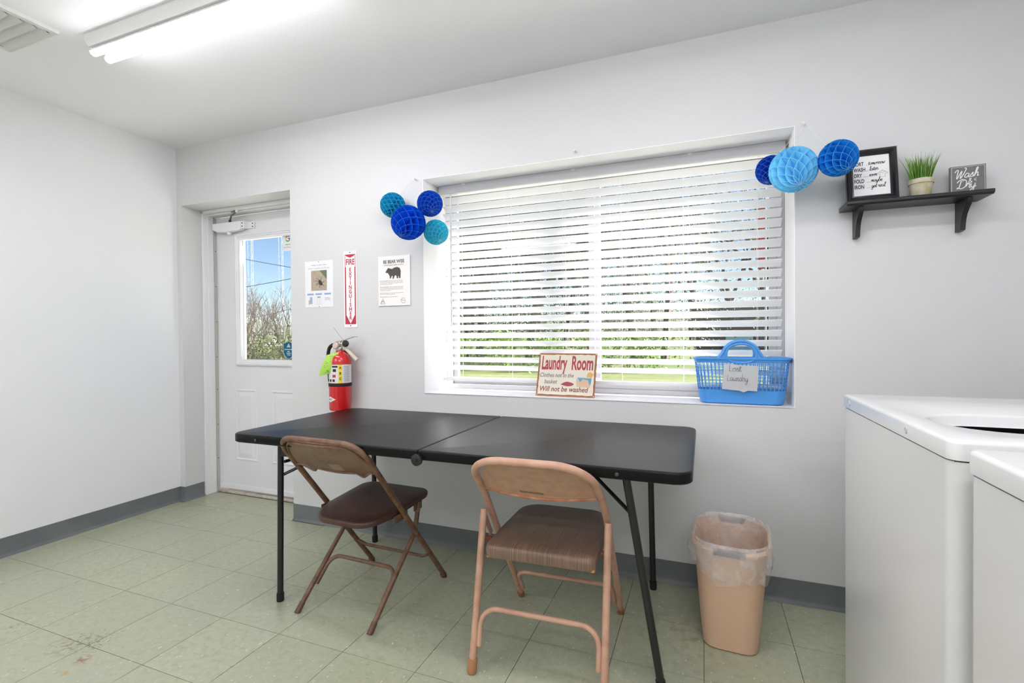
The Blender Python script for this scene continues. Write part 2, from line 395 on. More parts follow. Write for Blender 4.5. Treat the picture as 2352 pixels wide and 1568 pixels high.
# ------------------------------------------------------------------ door
DY = 2.60
door = empty('door_1', (DX0, DY, 0), kind='structure'); door['label'] = 'white panelled door with a half pane in a deep recess'
def D(mb, name, m_, parent=door, **k):     # build in world coordinates under an Empty at the hinge foot
    mb.v = [(a - DX0, b - DY, c) for a, b, c in mb.v]; return mb.build(name, m_, parent, **k)
SX0, SX1, GX0, GX1, GZ0, GZ1 = -3.352, -2.395, -3.122, -2.628, .975, 1.852
sl = MB()
sl.box((SX0, DY, .03), (GX0, DY + .045, 2.022)); sl.box((GX1, DY, .03), (SX1, DY + .045, 2.022))
sl.box((GX0, DY, .03), (GX1, DY + .045, GZ0)); sl.box((GX0, DY, GZ1), (GX1, DY + .045, 2.022))
D(sl, 'slab', DOORW, smooth=0)
def ring(mb, x0, z0, x1, z1, prof, y):
    """mitred rectangular moulding; prof = [(inset, height towards the room)]"""
    L = []
    for ins, hgt in prof:
        L.append([(x0 + ins, y - hgt, z0 + ins), (x1 - ins, y - hgt, z0 + ins), (x1 - ins, y - hgt, z1 - ins), (x0 + ins, y - hgt, z1 - ins)])
    return mb.loops(L, False, False)
D(ring(MB(), GX0 - .046, GZ0 - .038, GX1 + .046, GZ1 + .038, [(0, 0), (.003, .012), (.014, .016), (.018, .010), (.026, .012), (.03, .006), (.046, .004), (.047, -.02)], DY), 'glazing_frame', WHITE, smooth=20)
D(MB().box((GX0, DY + .02, GZ0), (GX1, DY + .025, GZ1)), 'glass_pane', GLASS, smooth=0)
for (a, b) in ((-3.188, -2.977), (-2.838, -2.56)):
    D(ring(MB(), a, .248, b, .768, [(0, 0), (.004, .004), (.012, .005), (.018, -.001), (.026, .0005), (.05, .005), (.052, .0045)], DY).merge(MB().box((a + .05, DY - .005, .298), (b - .05, DY - .001, .718))), 'door_panel', DOORW, smooth=0)
D(MB().box((SX0 + .003, DY - .008, .034), (SX1, DY, .068)), 'door_sweep', WHITE, bevel=.002)
D(MB().box((SX0 - .02, DY - .015, .0), (SX1, DY + .06, .018)), 'threshold', mat('worn_aluminium', (206, 200, 190), .5, .1, mottle=(30, (160, 138, 108), .6)), bevel=.003)
jb = MB(); jb.box((DX0, 2.495, 0), (DX0 + .014, DY + .06, 2.05)); jb.box((DX0 + .014, 2.53, 0), (DX0 + .020, 2.572, 2.05))
D(jb, 'jamb', WHITE, bevel=.002)
D(MB().box((DX0 + .014, 2.579, .0), (DX0 + .019, 2.598, 2.03)), 'weather_strip', mat('weather_strip_metal', (186, 184, 176), .5))
jh = MB(); jh.box((DX0, 2.495, 2.036), (DX1, DY + .06, DZ)); jh.box((DX0, 2.53, 2.026), (DX1, 2.575, 2.036)); jh.box((DX0, 2.585, 2.024), (DX1, 2.6, 2.03))
D(jh, 'head_jamb', WHITE, bevel=.002)
for z in (.25, .5, .76, 1.0, 1.26, 1.52, 1.78):
    D(MB().box((DX0 + .0188, 2.586, z - .003), (DX0 + .0198, 2.592, z + .003)), 'nail', DARK, smooth=0)
# closer bolted to the door
dc = empty('door_closer', (-3.16, DY - .001, 1.94), label='white painted door closer with folding arm above the door pane', cat='door closer')
prof = [(-.175, .030), (-.175, -.012), (-.13, -.034), (-.05, -.040), (.085, -.032), (.10, -.02), (.10, .030)]
MB().prism(prof, -.052, -.003).build('body', WHITE, dc, bevel=.004)
MB().box((.10, -.042, -.022), (.128, -.004, .030)).build('end_bracket', WHITE, dc, bevel=.002)
MB().box((.128, -.008, -.020), (.19, -.001, .026)).build('mounting_plate', WHITE, dc, bevel=.001)
for z in (-.008, .014):
    MB().lathe([(.004, 0), (.004, .003)], 10).xf(Matrix.Translation((.114, -.042, z)) @ Matrix.Rotation(R(90), 4, 'X')).build('screw', DARK, dc)
    MB().lathe([(.004, 0), (.004, .003)], 10).xf(Matrix.Translation((.175, -.008, z)) @ Matrix.Rotation(R(90), 4, 'X')).build('screw', DARK, dc)
MB().lathe([(.010, -.055), (.016, -.045), (.016, -.03)], 14, (-.03, -.028, 0)).build('adjuster_cap', WHITE, dc)
MB().lathe([(.009, .028), (.009, .05)], 12, (-.02, -.03, 0)).build('spindle', DARK, dc)
MB().tube([(-.02, -.03, .046), (.03, -.06, .068), (.115, -.085, .09)], .006, 8).build('lower_arm', mat('arm_metal', (120, 120, 118), .4, .5), dc)
MB().tube([(.115, -.085, .095), (.02, -.06, .092), (-.06, -.042, .095)], .005, 8).build('upper_arm', mat('arm_metal', (120, 120, 118)), dc)
MB().lathe([(.010, .08), (.010, .11)], 12, (.115, -.085, 0)).build('elbow', WHITE, dc)
MB().box((-.115, -.060, .0865), (-.045, -.030, .1045)).build('soffit_shoe', WHITE, dc, bevel=.002)
# stickers on the pane
st = empty('rating_sticker', (-2.735, DY + .0185, 1.742), label='white sticker with a four colour letter G on the door pane', cat='sticker')
MB().box((0, -.0006, 0), (.105, 0, .122)).build('paper', PAPER, st, smooth=0)
cols = {'red': (214, 66, 54), 'yellow': (236, 180, 50), 'green': (62, 150, 84), 'blue': (66, 120, 212)}
def arc(mb, cx, cz, r0, r1, a0, a1, y, n=10):
    pts = [(cx + r1 * math.cos(R(a0 + (a1 - a0) * k / n)), cz + r1 * math.sin(R(a0 + (a1 - a0) * k / n))) for k in range(n + 1)]
    pts2 = [(cx + r0 * math.cos(R(a0 + (a1 - a0) * k / n)), cz + r0 * math.sin(R(a0 + (a1 - a0) * k / n))) for k in range(n + 1)]
    for k in range(n): polyf(mb, [pts2[k], pts2[k + 1], pts[k + 1], pts[k]], y)
    return mb
gx, gz = .047, .084
for c, a0, a1 in (('red', 45, 160), ('yellow', 160, 215), ('green', 215, 315), ('blue', 315, 362)):
    mb = arc(MB(), gx, gz, .014, .0215, a0, a1, -.001)
    if c == 'blue': rect(mb, gx, gz - .003, gx + .0215, gz + .0045, -.001)
    mb.build('letter_' + c, mat('sticker_' + c, cols[c]), st, smooth=0)
text(rect(rect(MB(), gx - .022, .041, gx + .004, .046, -.001), gx + .008, .041, gx + .022, .046, -.001), 'on Google', .018, gx, .020, -.001, 'CENTER').build('lettering', GREYINK, st, smooth=0)
sh = empty('security_sticker', (-2.742, DY + .0185, .985), label='teal shield shaped warning sticker at the foot of the door pane', cat='sticker')
out = [(0, .115), (.03, .122), (.05, .13), (.07, .122), (.10, .115), (.10, .05), (.085, .022), (.05, 0), (.015, .022), (0, .05)]
MB().prism(out, -.0008, 0).build('backing', mat('sticker_white', (190, 214, 220), .5), sh, smooth=0)
cx_, cz_ = .05, .065
polyf(MB(), [(cx_ + (a - cx_) * .94, cz_ + (b - cz_) * .95) for a, b in out], -.0012).build('shield', mat('sticker_teal', (0, 88, 116), .5), sh, smooth=0)
mb = polyf(MB(), [(.032, .086), (.068, .086), (.05, .114)], -.0016)
for z, a, b in ((.068, .012, .088), (.054, .036, .06), (.042, .03, .07), (.03, .036, .066)): rect(mb, a, z, b, z + .006, -.0016)
mb.build('warning_print', mat('sticker_white'  , (190, 214, 220)), sh, smooth=0)
text(MB(), '!', .022, .05, .089, -.002, 'CENTER').build('exclamation_mark', INK, sh, smooth=0)

# ------------------------------------------------------------------ window and blind
win = empty('window_1', (WX0, 2.62, WZ0), kind='structure'); win['label'] = 'sliding window in a deep white recess'
def Wd(mb, name, m_, parent=win, **k):
    mb.v = [(a - WX0, b - 2.62, c - WZ0) for a, b, c in mb.v]; return mb.build(name, m_, parent, **k)
fr = MB(); y0, y1 = 2.602, 2.662
fr.box((WX0, y0, WZ0), (WX0 + .03, y1, WZ1)); fr.box((WX1 - .035, y0, WZ0), (WX1, y1, WZ1)); fr.box((WX0 + .03, y0, WZ0), (WX1 - .035, y1, WZ0 + .028)); fr.box((WX0 + .03, y0, WZ1 - .03), (WX1 - .035, y1, WZ1))
Wd(fr, 'frame', ALU, bevel=.002)
for nm, a, b, yy in (('sash', WX0 + .03, -.515, 2.633), ('sash', -.572, WX1 - .035, 2.606)):
    s_ = MB(); z0, z1, t = WZ0 + .028, WZ1 - .03, .032
    s_.box((a, yy, z0), (a + t, yy + .024, z1)); s_.box((b - t, yy, z0), (b, yy + .024, z1)); s_.box((a + t, yy, z0), (b - t, yy + .024, z0 + t)); s_.box((a + t, yy, z1 - t), (b - t, yy + .024, z1))
    so = Wd(s_, nm, ALU, bevel=.0015)
    g_ = MB().box((a + t, yy + .010, z0 + t), (b - t, yy + .014, z1 - t)); g_.v = [(p[0] - WX0, p[1] - 2.62, p[2] - WZ0) for p in g_.v]
    g_.build('glass_pane', GLASS, so, smooth=0)
Wd(MB().box((WX0, YW - .004, WZ0 - .0005), (WX1, 2.602, WZ0 + .0015)), 'sill', mat('sill_paint', (238, 238, 240), .35), smooth=0)

lin_ = MB(); t_ = .002
lin_.box((WX0, YW, WZ0 + .0015), (WX0 + t_, 2.602, WZ1 - t_)); lin_.box((WX1 - t_, YW, WZ0 + .0015), (WX1, 2.602, WZ1 - t_)); lin_.box((WX0, YW, WZ1 - t_), (WX1, 2.602, WZ1))
Wd(lin_, 'reveal', mat('reveal_white', (246, 246, 246), .5), smooth=0)
bl = empty('window_blind', (WX0 + .012, 2.545, WZ0), label='white two inch slatted blind with tilted slats covering the window', cat='blind')
BW = WX1 - WX0 - .024
def slat_mesh(w, th, crown):
    n = 6; up = []; dn = []
    for k in range(n + 1):
        u = -w / 2 + w * k / n; c = crown * (1 - (2 * u / w) ** 2); up.append((u, c + th / 2)); dn.append((u, c - th / 2))
    return up + dn[::-1]
pr = slat_mesh(.0515, .0026, .003); th = R(-33.0)
pr = [(u * math.cos(th) - v * math.sin(th), u * math.sin(th) + v * math.cos(th)) for u, v in pr]
first = None
for k in range(22):
    z = 1.926 - .0461 * k - WZ0
    if first is None: first = MB().loops([[(0.012, u, v) for u, v in pr], [(BW - .012, u, v) for u, v in pr]]).build('slat', SLAT, bl, (0, 0, z), smooth=50)
    else: inst(first, bl, (0, 0, z), (random.uniform(-.012, .012), 0, 0))
MB().box((.002, -.040, 1.135), (BW - .002, .030, 1.176)).build('head_rail', WHITE, bl, bevel=.002)
MB().box((.001, -.0485, 1.128), (BW - .001, -.0415, 1.1765)).build('valance', mat('valance_grey', (206, 206, 208), .5), bl, bevel=.002)
MB().loops([[(x, a, b) for a, b in rrect(-.026, .055, .026, .075, .006, 3)] for x in (.01, BW - .01)]).build('bottom_rail', mat('bottom_rail', (226, 226, 224), .4), bl)
CORD = mat('white_cord', (236, 236, 236), .7)
for x in (-1.31, -1.0, -.69, -.39, -.09, .235):
    xx = x - WX0 - .012; mb = MB()
    mb.tube([(xx, -.0245, 1.13), (xx, -.0245, .075)], .0008, 5); mb.tube([(xx, .0245, 1.13), (xx, .0245, .075)], .0008, 5)
    mb.build('ladder_cord', CORD, bl)
MB().tube([(.075, -.036, 1.140), (.075, -.0375, 1.12), (.074, -.0375, .37)], .0042, 8).build('tilt_wand', mat('wand_plastic', (214, 214, 216), .3), bl)
MB().tube([(.068, -.034, 1.148), (.075, -.038, 1.152), (.077, -.036, 1.140)], .0016, 6).build('wand_hook', CHROME, bl)
for x in (.155, .79, 1.36): MB().box((x, -.0500, 1.166), (x + .018, -.0486, 1.1765)).build('valance_clip', WHITE, bl, smooth=0)

# ------------------------------------------------------------------ ceiling light and vent
EMIT = mat('tube_glow', (255, 255, 255), .4, emit=(.985, .965, 1.04, 1), estr=TUBE_STRENGTH)
def strip_light(loc, label):
    e = empty('fluorescent_light', loc, label=label, cat='light')
    MB().loops([[(x, a, b) for a, b in ((-.065, 0), (-.065, -.022), (-.05, -.045), (.05, -.045), (.065, -.022), (.065, 0))] for x in (0, 1.235)]).build('housing', mat('fixture_white', (232, 232, 230), .4), e, bevel=.0015)
    def shell(a0, a1, r, n=14):       # part of a tube's wall, angles measured from straight down
        xs = [(.003, 1.0), (1.232, 1.0)]
        return [[(x, k * r * math.sin(R(a0 + (a1 - a0) * i / n)), -k * r * math.cos(R(a0 + (a1 - a0) * i / n))) for i in range(n + 1)] for x, k in xs]
    for y in (-.029, .029):           # lamps with an opaque white back: they shine downwards only
        lp = MB().loops(shell(86, 274, .0165), False, False, False).build('fluorescent_tube', mat('fixture_white', (232, 232, 230)), e, (0, y, -.060))
        MB().loops(shell(-86, 86, .0165), False, False, False).build('diffuser', EMIT, lp)
        for x0_, sg_ in ((.003, -1), (1.232, 1)):
            cp_ = [[(x0_ + sg_ * dx, k_ * .0165 * math.cos(R(a_ * 22.5)), k_ * .0165 * math.sin(R(a_ * 22.5))) for a_ in range(16)] for dx, k_ in ((0, 1), (.005, .96), (.008, .7), (.009, .2))]
            MB().loops(cp_, False, True).build('end_cap', mat('fixture_white', (232, 232, 230)), lp)
        for x in (.012, 1.213): MB().box((x, y - .009, -.046), (x + .010, y + .009, -.0440)).build('lamp_holder', mat('fixture_white', (232, 232, 230)), e, smooth=0)
    return e
strip_light((-2.492, 1.385, ZC), 'two tube fluorescent strip light on the ceiling beside the vent')
strip_light((-.72, 1.08, ZC), 'two tube fluorescent strip light on the ceiling beside the machines')
strip_light((-2.85, -.45, ZC), 'unseen two tube fill light added on the ceiling along the left wall')  # lamp added behind the camera, out of view, to brighten the left wall
strip_light((-.20, -.45, ZC), 'unseen two tube fill light added on the ceiling over the closed machine')  # unseen lamp added behind the camera for even fill
strip_light((-2.85, -1.30, ZC), 'unseen two tube fill light added on the ceiling in the rear left corner')  # extra rear lamp, out of view, added to raise the fill light
strip_light((-.20, -1.30, ZC), 'unseen two tube fill light added on the ceiling in the rear right corner')  # second extra rear lamp, also unseen and added for fill
ve = empty('ceiling_vent', (-2.93, .86, ZC), label='white louvred return air vent on the ceiling', cat='vent')
VW, VH = .37, .41
VM = mat('vent_paint', (214, 214, 210), .5)
mb = MB()
mb.loops([[(a, b, z) for a, b in ((i_, i_), (VW - i_, i_), (VW - i_, VH - i_), (i_, VH - i_))] for i_, z in ((0, 0), (.004, -.014), (.026, -.014), (.028, -.004), (.028, 0))], False, False)
mb.build('frame', VM, ve)
MB().box((.02, .02, -.003), (VW - .02, VH - .02, -.0005)).build('duct_opening', mat('duct_grey', (120, 120, 116), .8), ve)
lv = None
for k in range(8):
    y = .035 + k * .0445
    if lv is None: lv = MB().add([(.028, 0, -.002), (VW - .028, 0, -.002), (VW - .028, .040, -.019), (.028, .040, -.019), (.028, 0, -.0035), (VW - .028, 0, -.0035), (VW - .028, .040, -.0205), (.028, .040, -.0205)], [(0, 1, 2, 3), (7, 6, 5, 4), (2, 3, 7, 6), (0, 1, 5, 4)]).build('louvre', VM, ve, (0, y, 0), smooth=0)
    else: inst(lv, ve, (0, y, 0))

# ================================================================== FURNITURE
# ------------------------------------------------------------------ folding table
TX0, TX1, TY0, TY1, TZ = -1.868, -.030, 1.492, 2.272, .737
tb = empty('folding_table', ((TX0 + TX1) / 2, (TY0 + TY1) / 2, 0), label='long black folding table with rounded corners under the window', cat='table')
tcx, tcy = (TX0 + TX1) / 2, (TY0 + TY1) / 2
def Tb(mb, name, m_, parent=tb, **k):
    mb.v = [(a - tcx, b - tcy, c) for a, b, c in mb.v]; return mb.build(name, m_, parent, **k)
SEAM = -.945
Tb(MB().slab(rrect(TX0, TY0, SEAM - .0012, TY1, [.05, .004, .004, .05]), TZ - .036, TZ, .007), 'tabletop_half', TABLE, smooth=45)
Tb(MB().slab(rrect(SEAM + .0012, TY0, TX1, TY1, [.004, .05, .05, .004]), TZ - .036, TZ, .007), 'tabletop_half', TABLE, smooth=45)
for y, s in ((TY0 - .004, -1), (TY1 - .008, 1)):
    mb = MB().lathe([(.021, 0), (.021, .010), (.016, .012), (.006, .012), (.006, .016), (0.001, .016)], 18).xf(Matrix.Translation((SEAM, y + (.004 if s < 0 else 0), TZ - .034)) @ Matrix.Rotation(R(90 if s < 0 else -90), 4, 'X'))
    Tb(mb, 'hinge', BLACKM)
for x in (-1.72, -.245):
    for y in (TY0,):
        Tb(MB().lathe([(.006, 0), (.006, .003), (.003, .005)], 12).xf(Matrix.Translation((x, y + .001, TZ - .02)) @ Matrix.Rotation(R(90), 4, 'X')), 'rivet', mat('steel_rivet', (70, 70, 70), .4, .6))
def leg(top, foot):
    t, f = Vector(top), Vector(foot); d = (f - t)
    lo = Tb(MB().tube([t, f - d.normalized() * .03], .0128, 12), 'leg', BLACKM)
    Tb(MB().tube([f - d.normalized() * .035, f - d.normalized() * .004, f], [.0155, .0155, .0135], 12), 'foot_cap', RUBBER)
leg((-1.697, 1.60, .702), (-1.709, 1.598, 0)); leg((-1.697, 2.235, .702), (-1.705, 2.250, 0))
leg((-.228, 1.555, .702), (-.126, 1.622, 0)); leg((-.222, 2.24, .702), (-.212, 2.262, 0))
Tb(MB().tube([(-1.697, 1.585, .69), (-1.697, 2.25, .69)], .010, 8), 'leg_crossbar', BLACKM)
Tb(MB().tube([(-.225, 1.545, .69), (-.222, 2.25, .69)], .010, 8), 'leg_crossbar', BLACKM)
Tb(MB().tube([(-1.697, 1.62, .60), (-1.697, 2.22, .60)], .007, 8), 'spreader', BLACKM)
for y in (1.66, 2.16): Tb(MB().tube([(-1.699, y - (.045 if y < 1.9 else -.045), .545), (-1.45, 1.89, .694)], .0065, 8), 'brace', BLACKM)
Tb(MB().tube([(-.205, 1.575, .565), (-.50, 1.885, .694)], .0065, 8), 'brace', BLACKM)
Tb(MB().tube([(-.218, 2.245, .50), (-.40, 1.9, .694)], .0065, 8), 'brace', BLACKM)
Tb(MB().box((-1.69, 1.592, .63), (-1.60, 1.606, .66)), 'latch_bar', BLACKM, bevel=.002)

# ------------------------------------------------------------------ chairs
def rust_metal(name, a, b, r):
    return mat(name, a, .42, mottle=(26, b, r), bump=(140, .2, .001))
CA = rust_metal('brown_painted_steel', (118, 88, 66), (84, 52, 34), .75)
CAB = rust_metal('brown_back_steel', (122, 96, 76), (98, 70, 52), .6)
SEATA = mat('dark_brown_seat', (68, 44, 36), .42, mottle=(9, (104, 72, 58), .65), bump=(90, .15, .001))
CB = rust_metal('tan_painted_steel', (192, 152, 128), (160, 112, 86), .4)
CBP = rust_metal('tan_back_panel', (192, 156, 130), (170, 120, 90), .45)
RUBT = mat('tan_rubber', (170, 122, 84), .6)

def seat_surface(name, outline, z_of, thick, m_, parent, crown=.006, lip=.012):
    """cushion-like seat pan from a closed x,y outline"""
    cx = sum(p[0] for p in outline) / len(outline); cy = sum(p[1] for p in outline) / len(outline); L = []
    for sc, dz in ((.90, -thick), (.985, -thick * .9), (1.0, -thick * .55), (1.0, -lip), (.985, -lip * .35), (.95, 0), (.7, crown * .6), (.35, crown), (.05, crown)):
        L.append([(cx + (x - cx) * sc, cy + (y - cy) * sc, z_of(cy + (y - cy) * sc) + dz) for x, y in outline])
    return MB().loops(L).build(name, m_, parent, smooth=50)

def chair_brown(loc, rz):
    e = empty('folding_chair', loc, (0, 0, rz), label='dark brown rusty steel folding chair with a worn dark brown seat at the black table', cat='chair')
    hw = .212; k = -.775; y0 = .245
    fy = lambda z: y0 + k * z
    top = .742
    MB().tube(fillet([(-hw, y0, .008), (-hw, fy(top), top), (hw, fy(top), top), (hw, y0, .008)], .085, 8), .0115, 12).build('back_frame', CA, e)
    for s in (-1, 1):
        MB().tube([(s * hw, fy(.02), .02), (s * hw, fy(0), 0)], .0125, 12).build('foot_tip', mat('worn_tip', (96, 70, 52), .6), e)
        lp = fillet([(s * .188, -.247, .012), (s * .188, .045, .285), (s * .188, .075, .405)], .06, 6)
        MB().tube(lp, .0105, 12).build('rear_leg', CA, e)
        MB().tube([(s * .188, -.227, .03), (s * .188, -.259, 0)], .0118, 12).build('foot_tip', mat('worn_tip', (96, 70, 52)), e)
        MB().lathe([(.008, -.004), (.008, .022), (.005, .025)], 10).xf(Matrix.Translation((s * .192, fy(.395), .395)) @ Matrix.Rotation(R(90 * s), 4, 'Y')).build('pivot_rivet', CHROME, e)
        MB().box((s * .196 - .002, -.11, .372), (s * .196 + .002, -.02, .402)).build('pivot_bracket', CA, e, bevel=.001)
        MB().box((s * .190 - .002, .035, .375), (s * .190 + .002, .095, .412)).build('pivot_bracket', CA, e, bevel=.001)
    ly = lambda z: -.247 + 1.07 * z
    MB().tube(fillet([(-.176, ly(.08), .08), (-.176, ly(.168), .168), (.176, ly(.168), .168), (.176, ly(.08), .08)], .05, 7), .0085, 10).build('rear_stretcher', CA, e)
    MB().tube(fillet([(-hw + .010, fy(.155), .155), (-hw + .05, fy(.132), .132), (hw - .05, fy(.132), .132), (hw - .010, fy(.155), .155)], .02, 4), .0075, 10).build('front_stretcher', CA, e)
    # seat: rounded shield outline, falling towards the back
    o = [(p.x, p.y) for p in fillet([(-.115, -.235, 0), (.15, -.235, 0), (.193, -.10, 0), (.196, .175, 0), (-.178, .175, 0), (-.168, -.10, 0)], [.09, .09, .12, .055, .055, .12], 7, True)]
    seat_surface('seat', o, lambda y: .422 + .075 * (y + .03), .026, SEATA, e, .001, .006)
    # backrest: a dished steel panel with stepped lower edge, rim folded round it
    def low(u):
        a = abs(u)
        if a > .86: return .612
        if a > .62: return .612 - (.86 - a) / .24 * .028
        if a > .50: return .584 + (.62 - a) / .12 * .018
        return .602 - .008 * math.cos(u * math.pi)
    nu, nv = 26, 8
    def surf(u, v, off):
        zt = top - .006 - (.075 * max(0, abs(u) - .62) ** 2 / .14); zz = low(u) + (zt - low(u)) * v
        return (u * (hw - .006), fy(zz) - .030 * (1 - u * u) * math.sin(math.pi * min(1, .18 + .82 * (1 - v))) ** .7 * .9 + off * .78, zz + off * .62)
    g = MB(); o1 = [[surf(-1 + 2 * i / nu, j / nv, 0) for i in range(nu + 1)] for j in range(nv + 1)]; o2 = [[surf(-1 + 2 * i / nu, j / nv, .004) for i in range(nu + 1)] for j in range(nv + 1)]
    n = nu + 1
    vs = [p for r_ in o1 for p in r_] + [p for r_ in o2 for p in r_]; q = n * (nv + 1); fs = []
    for j in range(nv):
        for i in range(nu):
            a = j * n + i; fs += [(a, a + 1, a + n + 1, a + n), (q + a + n, q + a + n + 1, q + a + 1, q + a)]
    for i in range(nu): fs += [(i, q + i, q + i + 1, i + 1), (nv * n + i, nv * n + i + 1, q + nv * n + i + 1, q + nv * n + i)]
    for j in range(nv): fs += [(j * n, (j + 1) * n, q + (j + 1) * n, q + j * n), (j * n + nu, q + j * n + nu, q + (j + 1) * n + nu, (j + 1) * n + nu)]
    bo = g.add(vs, fs).build('backrest', CAB, e, smooth=40)
    MB().tube([surf(-1 + 2 * i / 40, 0, -.001) for i in range(41)], .0045, 6).build('rolled_lip', CA, bo)
    MB().tube([surf(-1 + 2 * i / 40, .93, -.002) for i in range(41)], .0045, 6).build('rolled_lip', CA, bo)
    MB().add([surf(a, b, -.0012) for a, b in ((.02, .10), (.30, .10), (.30, .34), (.02, .34))], [(0, 1, 2, 3)]).build('maker_label', mat('label_tan', (150, 126, 104), .5), bo, smooth=0)
    return e
chair_brown((-1.37, 1.80, 0), R(-2.5))

def chair_tan(loc, rz):
    e = empty('folding_chair', loc, (0, 0, rz), label='tan pink steel folding chair with a woven brown vinyl seat at the black table', cat='chair')
    hw = .2135; y0 = .262; k = -.720; top = .750
    fy = lambda z: y0 + k * z - 1.3 * max(0, z - .52) ** 2
    sidep = [(z, fy(z)) for z in (.52, .56, .60)]
    ht = .191
    pth = [(-hw, y0, .01)] + [(-hw + .012 * (z - .5) / .25, y, z) for z, y in sidep] + [(-ht, fy(top), top), (ht, fy(top), top)] + [(hw - .012 * (z - .5) / .25, y, z) for z, y in sidep[::-1]] + [(hw, y0, .01)]
    MB().tube(fillet(pth, [0] * 4 + [.150, .150] + [0] * 4, 10), .0125, 12).build('back_frame', CB, e)
    lx = .222; rl = lambda z: -.262 + .232 * z
    for s in (-1, 1):
        MB().tube([(s * hw, fy(.03), .03), (s * hw, fy(0), 0)], .0135, 12).build('foot_cap', mat('worn_cap', (140, 92, 70), .6), e)
        MB().tube([(s * lx, rl(.018), .018), (s * lx, rl(.50), .50), (s * lx, rl(.518), .518)], [.0125, .0125, .0115], 12).build('rear_leg', CB, e)
        MB().tube([(s * lx, rl(.045), .045), (s * lx, rl(.004), .004), (s * lx, rl(0), 0)], [.0158, .0165, .014], 12).build('foot_cap', RUBT, e)
        mb = MB().prism([(-.02, .475), (.012, .482), (.055, .405), (.040, .395)], -.0025, .0025); mb.xf(Matrix.Translation((s * .2285, -.118, 0)) @ Matrix.Rotation(R(90), 4, 'Z'))
        MB().add([(s * .2245 + dx, y, z) for dx in (-.003, .003) for y, z in ((-.16, .50), (-.125, .505), (-.055, .405), (-.075, .395))], [(0, 1, 2, 3), (7, 6, 5, 4), (0, 4, 5, 1), (1, 5, 6, 2), (2, 6, 7, 3), (3, 7, 4, 0)]).build('pivot_bracket', CB, e, bevel=.001)
        MB().lathe([(.008, 0), (.008, .03)], 10).xf(Matrix.Translation((s * .197, -.13, .408)) @ Matrix.Rotation(R(90 * s), 4, 'Y')).build('pivot_rivet', mat('rust_red', (140, 70, 52), .6), e)
    q = lx - .019
    MB().tube(fillet([(-q, rl(.085), .085), (-q, rl(.205), .205), (q, rl(.205), .205), (q, rl(.085), .085)], .06, 8), .0092, 10).build('rear_stretcher', CB, e)
    q = hw - .020
    MB().tube(fillet([(-q, fy(.06), .06), (-q, fy(.168), .168), (q, fy(.168), .168), (q, fy(.06), .06)], .045, 8), .0085, 10).build('front_stretcher', CB, e)
    # woven vinyl seat
    M = bpy.data.materials.new('woven_brown_vinyl'); M.use_nodes = True; nt = M.node_tree; b = nt.nodes['Principled BSDF']
    tc = nt.nodes.new('ShaderNodeTexCoord'); mp = nt.nodes.new('ShaderNodeMapping'); mp.inputs['Scale'].default_value = (640, 7, 7)
    n_ = nt.nodes.new('ShaderNodeTexNoise'); n_.inputs['Scale'].default_value = 1; n_.inputs['Detail'].default_value = 3
    rp = nt.nodes.new('ShaderNodeValToRGB'); rp.color_ramp.elements[0].position = .36; rp.color_ramp.elements[1].position = .66
    rp.color_ramp.elements[0].color = lin(100, 80, 66); rp.color_ramp.elements[1].color = lin(136, 110, 91)
    nt.links.new(tc.outputs['Object'], mp.inputs[0]); nt.links.new(mp.outputs[0], n_.inputs['Vector']); nt.links.new(n_.outputs['Fac'], rp.inputs[0]); nt.links.new(rp.outputs[0], b.inputs['Base Color'])
    b.inputs['Roughness'].default_value = .4
    bp = nt.nodes.new('ShaderNodeBump'); bp.inputs['Strength'].default_value = .3; bp.inputs['Distance'].default_value = .001
    nt.links.new(n_.outputs['Fac'], bp.inputs['Height']); nt.links.new(bp.outputs[0], b.inputs['Normal'])
    o = [(p.x, p.y) for p in fillet([(-.190, -.222, 0), (.190, -.222, 0), (.192, -.05, 0), (.182, .222, 0), (-.182, .222, 0), (-.192, -.05, 0)], [.025, .025, .3, .085, .085, .3], 7, True)]
    so = seat_surface('seat', o, lambda y: .428 + .012 * y, .048, M, e, .008, .016)
    for s in (-1, 1):
        MB().lathe([(.001, 0), (.009, .002), (.009, .008), (.003, .012)], 10, (s * .179, -.206, .377)).build('worn_foam_corner', mat('foam_yellow', (188, 140, 62), .9, mottle=(120, (90, 60, 30), .8)), so)
    # back panel filling the bend of the frame
    nu, nv = 24, 8
    def surf(u, v, off):
        zt = top - .004 - .118 * (1 - math.sqrt(max(0, 1 - max(0, (abs(u) - .30) / .70) ** 2))); zl = .612 - .018 * (1 - u * u)
        zz = zl + (zt - zl) * v; return (u * (ht + .003), fy(zz) - .022 * (1 - u * u) * (1 - .6 * v) + off * .81, zz + off * .58)
    n = nu + 1; vs = [surf(-1 + 2 * i / nu, j / nv, 0) for j in range(nv + 1) for i in range(n)] + [surf(-1 + 2 * i / nu, j / nv, .004) for j in range(nv + 1) for i in range(n)]; qn = n * (nv + 1); fs = []
    for j in range(nv):
        for i in range(nu):
            a = j * n + i; fs += [(a, a + 1, a + n + 1, a + n), (qn + a + n, qn + a + n + 1, qn + a + 1, qn + a)]
    for i in range(nu): fs += [(i, qn + i, qn + i + 1, i + 1), (nv * n + i, nv * n + i + 1, qn + nv * n + i + 1, qn + nv * n + i)]
    bo = MB().add(vs, fs).build('backrest', CBP, e, smooth=40)
    MB().tube([surf(-1 + 2 * i / 40, 0, -.001) for i in range(41)], .0055, 8).build('rolled_lip', mat('rusty_lip', (164, 98, 60), .5, mottle=(30, (186, 142, 116), .8)), bo)
    t = text(MB(), 'Samsonite', .019, 0, 0, 0, 'CENTER', 1.05, 0, .0003)
    a, bvec = Vector(surf(-.1, .14, -.0016)), Vector(surf(-.1, .34, -.0016)); up = (bvec - a).normalized()
